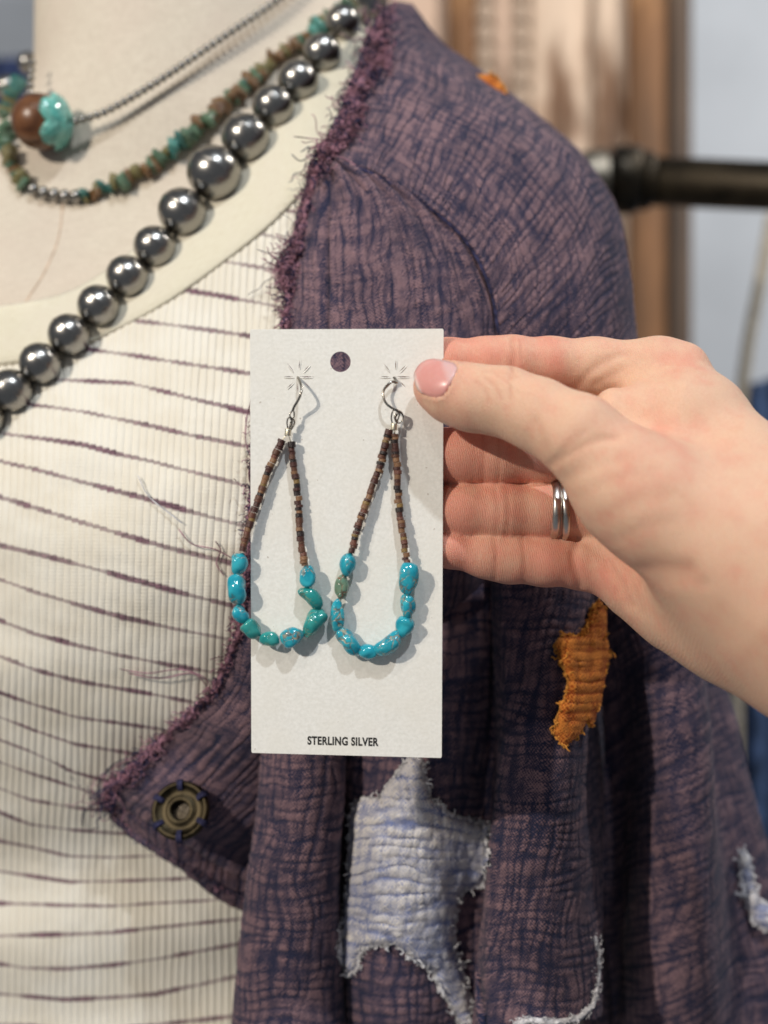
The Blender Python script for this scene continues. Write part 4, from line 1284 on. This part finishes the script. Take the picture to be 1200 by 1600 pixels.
solidify(o, 0.0003)

# two silver bands on the ring finger
def finger_ring(xc, width, thick, facets, label, seed, tiltx):
    rows_ = 7; sides = 72
    cen = HP(xc, 799, 9.7); a = np.arange(sides) * 2 * PI / sides
    base = R(43.2, 9.7)
    loc, L = [], []
    wv_ = R(width, 12)
    prof = [(-0.5, 0), (-0.46, 0.7), (-0.2, 1.0), (0.2, 1.0), (0.46, 0.7), (0.5, 0), (0.0, -0.1)]
    for wx, hh in prof + prof[:1]:
        hm = 1.0 + (facets * (vn(a / (2 * PI) * 14, np.full(sides, wx * 1.5 + seed), seed) - 0.5) if facets else 0)
        rr = base + thick * hh * hm
        X = wx * wv_ + tiltx * np.sin(a) * 0.0004
        L.append(np.stack([X + 0 * a, rr * np.cos(a), rr * np.sin(a)], -1))
    Vr = np.array(L).reshape(-1, 3) + cen
    return tag(obj('finger_ring', Vr, grid_quads(len(L), sides, True), M['ring']), label, 'ring', 'silver bands on the ring finger')
finger_ring(864.0, 14, 0.0010, 0.9, 'wider hammered silver band on the ring finger, nearer the fingertip', 3, 1)
finger_ring(878.0, 11, 0.0009, 0.25, 'narrow plain silver band on the ring finger, nearer the palm', 9, -1)

# ------------------------------------------------------------------ earring card
CC = np.array(CARD_C)
def card_xz(px, py):
    w = W(px, py, 0) - CC; return np.array([w[0], w[2]])


def curve_card():
    cu = bpy.data.curves.new('card_outline', 'CURVE'); cu.dimensions = '2D'; cu.fill_mode = 'BOTH'; cu.extrude = 0.00019; cu.bevel_depth = 0.00003
    def poly(pts):
        sp_ = cu.splines.new('POLY'); sp_.points.add(len(pts) - 1)
        for k, (x, z) in enumerate(pts): sp_.points[k].co = (x, z, 0, 1)
        sp_.use_cyclic_u = True
    cr = [(391, 515), (693, 514), (690, 1184), (393, 1176)]
    out = []
    for k in range(4):      # corners very slightly rounded by handling, edges sampled
        a, b = np.array(cr[k], float), np.array(cr[(k + 1) % 4], float)
        for t_ in np.linspace(0.004, 0.996, 14): out.append(card_xz(*(a + (b - a) * t_)))
    poly(out)
    poly([card_xz(532 + 16.2 * math.cos(t_), 565.5 + 16.2 * math.sin(t_)) for t_ in np.linspace(0, -2 * PI, 40, endpoint=False)])
    for ox in (0, 150.5):
        for (x0, y0, x1, y1, w) in ((440, 588, 463, 589.5, 1.7), (467, 589, 492, 589, 1.9), (467, 581, 468.5, 560, 1.7), (447.5, 566, 461, 583.5, 1.7), (471.5, 583.5, 486, 568.5, 1.7), (446, 609.5, 460, 596, 1.7), (472, 594, 486.5, 608, 1.5), (465, 598, 465.3, 615, 1.5)):
            a, b = np.array([x0 + ox, y0]), np.array([x1 + ox, y1]); n_ = np.array([-(b - a)[1], (b - a)[0]]); n_ = n_ / np.linalg.norm(n_) * w * 0.5
            mid_ = (a + b) / 2
            poly([card_xz(*q) for q in (a, mid_ + n_ * 1.1, b, mid_ - n_ * 1.1)])
        poly([card_xz(465.5 + ox + 2.4 * math.cos(t_), 590.5 + 2.2 * math.sin(t_)) for t_ in np.linspace(0, -2 * PI, 10, endpoint=False)])
    ob = bpy.data.objects.new('tmp', cu); COL.objects.link(ob)
    dg = bpy.context.evaluated_depsgraph_get()
    me = bpy.data.meshes.new_from_object(ob.evaluated_get(dg))
    bpy.data.objects.remove(ob)
    return me
me = curve_card()
me.name = 'earring_card'
card = link('earring_card', me, M['card'], None, CC)
me.materials.clear(); me.materials.append(M['card'])
card.rotation_euler = (PI / 2, 0, 0)
tag(card, 'white paper earring card printed STERLING SILVER with round hang hole', 'earring card')
CARD_FRONT = -0.25   # mm
for ox in (0, 150.5):
    for (x0, y0, x1, y1) in ((441, 589.6, 462, 590.9), (468, 590.6, 491, 590.6), (468.6, 580, 469.8, 561), (448.2, 568.6, 460.5, 584.6), (473.2, 584.8, 486.8, 570.2), (447.5, 610.2, 460.8, 597.6)):
        V, Q = tube_arrays([(np.array([W(x0 + ox + (x1 - x0) * t_, y0 + (y1 - y0) * t_, CARD_FRONT + 0.12 - 0.16 * math.sin(PI * t_)) for t_ in np.linspace(0, 1, 7)]), 0.00016)], 6)
        V = V - CC; V = np.stack([V[:, 0], V[:, 2], -V[:, 1]], -1)
        lo_ = bpy.data.objects.new('slit_lip', mesh_np('slit_lip', V, Q)); lo_.data.materials.append(M['card']); COL.objects.link(lo_); lo_.parent = card


def text_mesh(body):
    cu = bpy.data.curves.new('print', 'FONT'); cu.body = body; cu.size = 1.0; cu.offset = 0.036; cu.align_x = 'CENTER'; cu.space_character = 1.08
    ob = bpy.data.objects.new('tmp', cu); COL.objects.link(ob)
    dg = bpy.context.evaluated_depsgraph_get()
    me = bpy.data.meshes.new_from_object(ob.evaluated_get(dg)); bpy.data.objects.remove(ob)
    return me
tm = text_mesh('STERLING SILVER'); tm.name = 'printed_text'
co_ = np.empty(len(tm.vertices) * 3); tm.vertices.foreach_get('co', co_); co_ = co_.reshape(-1, 3)
mn, mx = co_.min(0), co_.max(0)
X = (co_[:, 0] - mn[0]) / (mx[0] - mn[0]); Y = (co_[:, 1] - mn[1]) / (mx[1] - mn[1])
tx = 480.5 + 111 * X; ty = 1163.6 + 2.6 * X - 13.6 * Y
tw = W(tx, ty, CARD_FRONT - 0.03) - CC
tm.vertices.foreach_set('co', np.stack([tw[:, 0], tw[:, 2], -tw[:, 1]], -1).ravel().astype(np.float32)); tm.update()
tm.materials.clear(); tm.materials.append(M['ink'])
to = bpy.data.objects.new('printed_text', tm); COL.objects.link(to); to.parent = card
to['label'] = 'black printed words STERLING SILVER'

# ------------------------------------------------------------------ earrings
bead_pr = [(0.30, -0.40), (0.34, -0.5), (0.93, -0.5), (1.0, -0.43), (1.0, 0.43), (0.93, 0.5), (0.34, 0.5), (0.30, 0.40)]
Vb, Qb = lathe(bead_pr, 18)
BM = []
for mt in SH:
    me = mesh_np('shell_bead', Vb, Qb, True); me.materials.append(mt); BM.append(me)
    try: me.set_sharp_from_angle(angle=0.7)
    except Exception: pass


def stone_mesh(rx, ry, rz, seed, shape):
    nu, nv_ = 36, 22
    th, ph = np.meshgrid(np.linspace(0, 2 * PI, nu, endpoint=False), np.linspace(-PI / 2 + 0.02, PI / 2 - 0.02, nv_))
    D = np.stack([np.cos(ph) * np.cos(th), np.sin(ph), np.cos(ph) * np.sin(th)], -1)   # y up the strand
    e = 0.91
    S = np.sign(D) * np.abs(D) ** e
    f = 1 + 0.20 * (vn(1.3 * D[..., 0] + 3.1 * seed, 1.5 * D[..., 1] + 1.1 * D[..., 2], seed) - 0.5) * 2 * 0.8 + 0.07 * (vn(3 * D[..., 0] + seed, 3 * D[..., 1] + 2 * D[..., 2], seed + 9) - 0.5)
    S = S * f[..., None]
    if shape == 'pear_up': S[..., 0] *= 1 - 0.22 * S[..., 1]; S[..., 2] *= 1 - 0.2 * S[..., 1]
    if shape == 'pear_down': S[..., 0] *= 1 + 0.22 * S[..., 1]; S[..., 2] *= 1 + 0.2 * S[..., 1]
    if shape == 'waist': S[..., 0] += 0.09 * np.cos(S[..., 1] * 2.6); S[..., 0] *= 0.94 + 0.16 * S[..., 1] ** 2
    if shape == 'facet': S[..., 2] = np.clip(S[..., 2], -0.72, 0.78)
    return (S * np.array([rx, ry, rz])).reshape(-1, 3), grid_quads(nv_, nu, True)


def earring(label, wire, coil, crimp, strands, stones, first):
    top = W(crimp[0], crimp[1], -2.6)
    e = empty('earring', W(stones[4][0], stones[4][1], -4), label, 'earring', 'pair of turquoise loop earrings')
    V, Q = tube_arrays([(crm([W(*p) for p in wire], 50), 0.00034)], 10); obj('ear_wire', V, Q, M['wire'], e)
    for pts in coil:
        V, Q = tube_arrays([(crm([W(*p) for p in pts], 30), 0.00021)], 8); obj('wire_loop', V, Q, M['wire'], e)
    cx_, cy_, cz_, ang = crimp
    dirv = np.array([math.sin(ang), 0, math.cos(ang)])
    r_ = R(5.2, cz_); h_ = R(5.2, cz_)
    V, Q = lathe([(r_ * 0.5, -h_), (r_ * 0.95, -h_), (r_, -h_ * 0.85), (r_ * 0.93, 0), (r_, h_ * 0.85), (r_ * 0.95, h_), (r_ * 0.5, h_)], 14, dirv, W(cx_, cy_, cz_)); obj('crimp', V, Q, M['crimp'], e)
    for path, za, zb, zc in strands:
        p = resample(crm(path, 80), n=300); s_ = np.concatenate([[0], np.cumsum(np.linalg.norm(np.diff(p, axis=0), axis=1))])
        f = np.linspace(0, 1, 300); z = np.interp(f, [0, 0.5, 1], [za, zb, zc])
        t = 0.0
        while t < s_[-1] - 3:
            h = min(rng.choice([4.2, 5.0, 6.4, 7.6, 9.2], p=[0.2, 0.25, 0.25, 0.2, 0.1]), s_[-1] - t)
            tc = t + h / 2; x, y, zz_ = (np.interp(tc, s_, q) for q in (p[:, 0], p[:, 1], z))
            x2, y2, z2 = (np.interp(min(tc + 3, s_[-1]), s_, q) for q in (p[:, 0], p[:, 1], z)); x1, y1, z1 = (np.interp(max(tc - 3, 0), s_, q) for q in (p[:, 0], p[:, 1], z))
            rr = R(rng.uniform(4.9, 6.6), zz_); hh = R(h * 0.97, zz_)
            jx, jy = rng.normal() * 0.7, rng.normal() * 0.08
            rot = strand_quat(W(x2, y2, z2), W(x1, y1, z1)) @ Matrix.Rotation(rng.normal() * 0.05, 3, 'X').to_quaternion() @ Matrix.Rotation(rng.uniform(0, 6), 3, 'Z').to_quaternion()
            link('shell_bead', BM[rng.choice(6, p=[0.28, 0.2, 0.16, 0.16, 0.13, 0.07])], None, e, W(x + jx, y, zz_ + jy), rot, (rr, rr, hh))
            t += h
        # stringing wire shows between crimp and first bead
        V, Q = tube_arrays([(np.array([W(cx_, cy_ + 2, cz_), W(path[0][0], path[0][1], za), W(path[0][0] + (path[1][0] - path[0][0]) * 0.3, path[0][1] + (path[1][1] - path[0][1]) * 0.3, za)]), 0.00016)], 6); obj('stringing_wire', V, Q, M['crimp'], e)
    for k, (x, y, a, b, ang, mt, shape) in enumerate(stones):
        z = CARD_FRONT - R(min(a, b) * 0.92, -4) * 1e3 - 0.55 - 0.5 * abs(math.sin(k * 2.1))
        rx, ry = R(a, z), R(b, z); rz = min(rx, ry) * 0.95
        Vs, Qs = stone_mesh(rx, ry, rz, first + k * 3, shape)
        ca, sa = math.cos(math.radians(ang)), math.sin(math.radians(ang))       # rotation in the picture plane, clockwise degrees
        Vr = np.stack([Vs[:, 0] * ca + Vs[:, 1] * sa, Vs[:, 2], -Vs[:, 0] * sa + Vs[:, 1] * ca], -1)
        o = link('turquoise_stone', mesh_np('turquoise_stone', Vr, Qs[:, ::-1]), M[mt], e, W(x, y, z))
    return e


B, Gn, Tn_ = 'turq_blue', 'turq_green', 'turq_tan'
earring('left earring of the pair, its turquoise loop overhanging the left edge of the card',
        [(464.5, 588, 2.0), (465.5, 590, -0.4), (468.5, 596, -2.4), (471, 606, -4.2), (470, 615, -5.0), (466, 625, -4.6), (460, 635, -3.8), (457, 643, -3.2)],
        [[(457, 641, -3.4), (453, 648, -3.6), (455, 656, -3.2), (459, 652, -2.8), (459.5, 644, -3.0), (457, 641, -3.4)], [(450, 671, -2.8), (448.5, 660, -3.4), (451, 652.5, -3.7), (456, 653.5, -3.4), (456.5, 661, -3.0), (453, 671, -2.6)], [(452, 671, -2.4), (454, 661, -2.2), (458, 655, -2.6), (460, 661, -2.2), (455, 672, -2.2)]],
        (450, 675.5, -2.6, 0.1),
        [([(441, 687), (430, 712), (419, 735), (410, 762), (402, 784), (394, 810), (384, 842), (378, 864)], -2.4, -2.4, -3.2), ([(454.5, 690), (457, 712), (460, 735), (464, 760), (467, 790), (468, 820), (471, 850), (476, 884)], -2.2, -2.0, -3.2)],
        [(373, 880, 13.5, 17, 4, B, ''), (369, 921, 15, 23, -6, B, ''), (375.5, 959, 11, 15, -42, B, ''), (393, 983.5, 13.5, 18, -40, Gn, 'pear_down'), (422, 999, 11, 15.5, -82, Gn, ''), (456.5, 995.5, 15, 19.5, 66, B, ''), (489.5, 974, 14.5, 25, 32, Gn, 'pear_down'), (487, 935, 13, 22, -42, Gn, 'waist'), (480.5, 900.5, 14, 17, 0, B, 'facet')], 3)
earring('right earring of the pair, hanging wholly over the card beside the thumb',
        [(617.5, 587, 2.0), (616.5, 590.5, -0.2), (620, 598, -1.2), (613, 596.5, -1.8), (604, 603, -2.4), (598.5, 614, -2.8), (602, 628, -3.2), (610, 636, -3.4), (620, 641.5, -3.2), (624, 645, -3.0)],
        [[(620, 641, -3.2), (627, 644, -3.0), (630, 652, -2.8), (627, 660, -2.8), (620, 660, -3.2), (616.5, 652, -3.4), (620, 644, -3.4)], [(622, 643, -2.6), (629, 648, -2.4), (629, 657, -2.4), (622, 660, -2.6), (618, 653, -2.8), (622, 646, -2.8)], [(613, 663, -2.6), (611.5, 652, -3.2), (614, 642, -3.6), (620, 640, -3.4), (624, 648, -3.0), (618, 664, -2.4)]],
        (615.5, 667, -2.6, 0.05),
        [([(609, 671), (603, 692), (598, 712), (591, 735), (582, 760), (572, 788), (562, 815), (555, 840), (549, 866)], -2.4, -2.4, -3.2), ([(616.5, 678), (618, 705), (621, 732), (622, 760), (623, 785), (627, 815), (631, 845), (636, 882)], -2.2, -2.0, -3.2)],
        [(543.5, 882, 13, 18.5, 10, B, ''), (534.5, 917.5, 10.5, 19.5, 6, Tn_, ''), (527, 962, 10.5, 25, 0, B, ''), (546, 1003, 13.5, 24, -38, B, ''), (576.5, 1019, 11, 16.5, 86, B, 'pear_up'), (606.5, 1006, 14, 24, 52, B, 'waist'), (632, 980, 13.5, 16.5, 20, B, 'pear_down'), (637, 947, 12, 19, 0, B, ''), (637, 906, 15.5, 25, 4, B, 'pear_down')], 40)
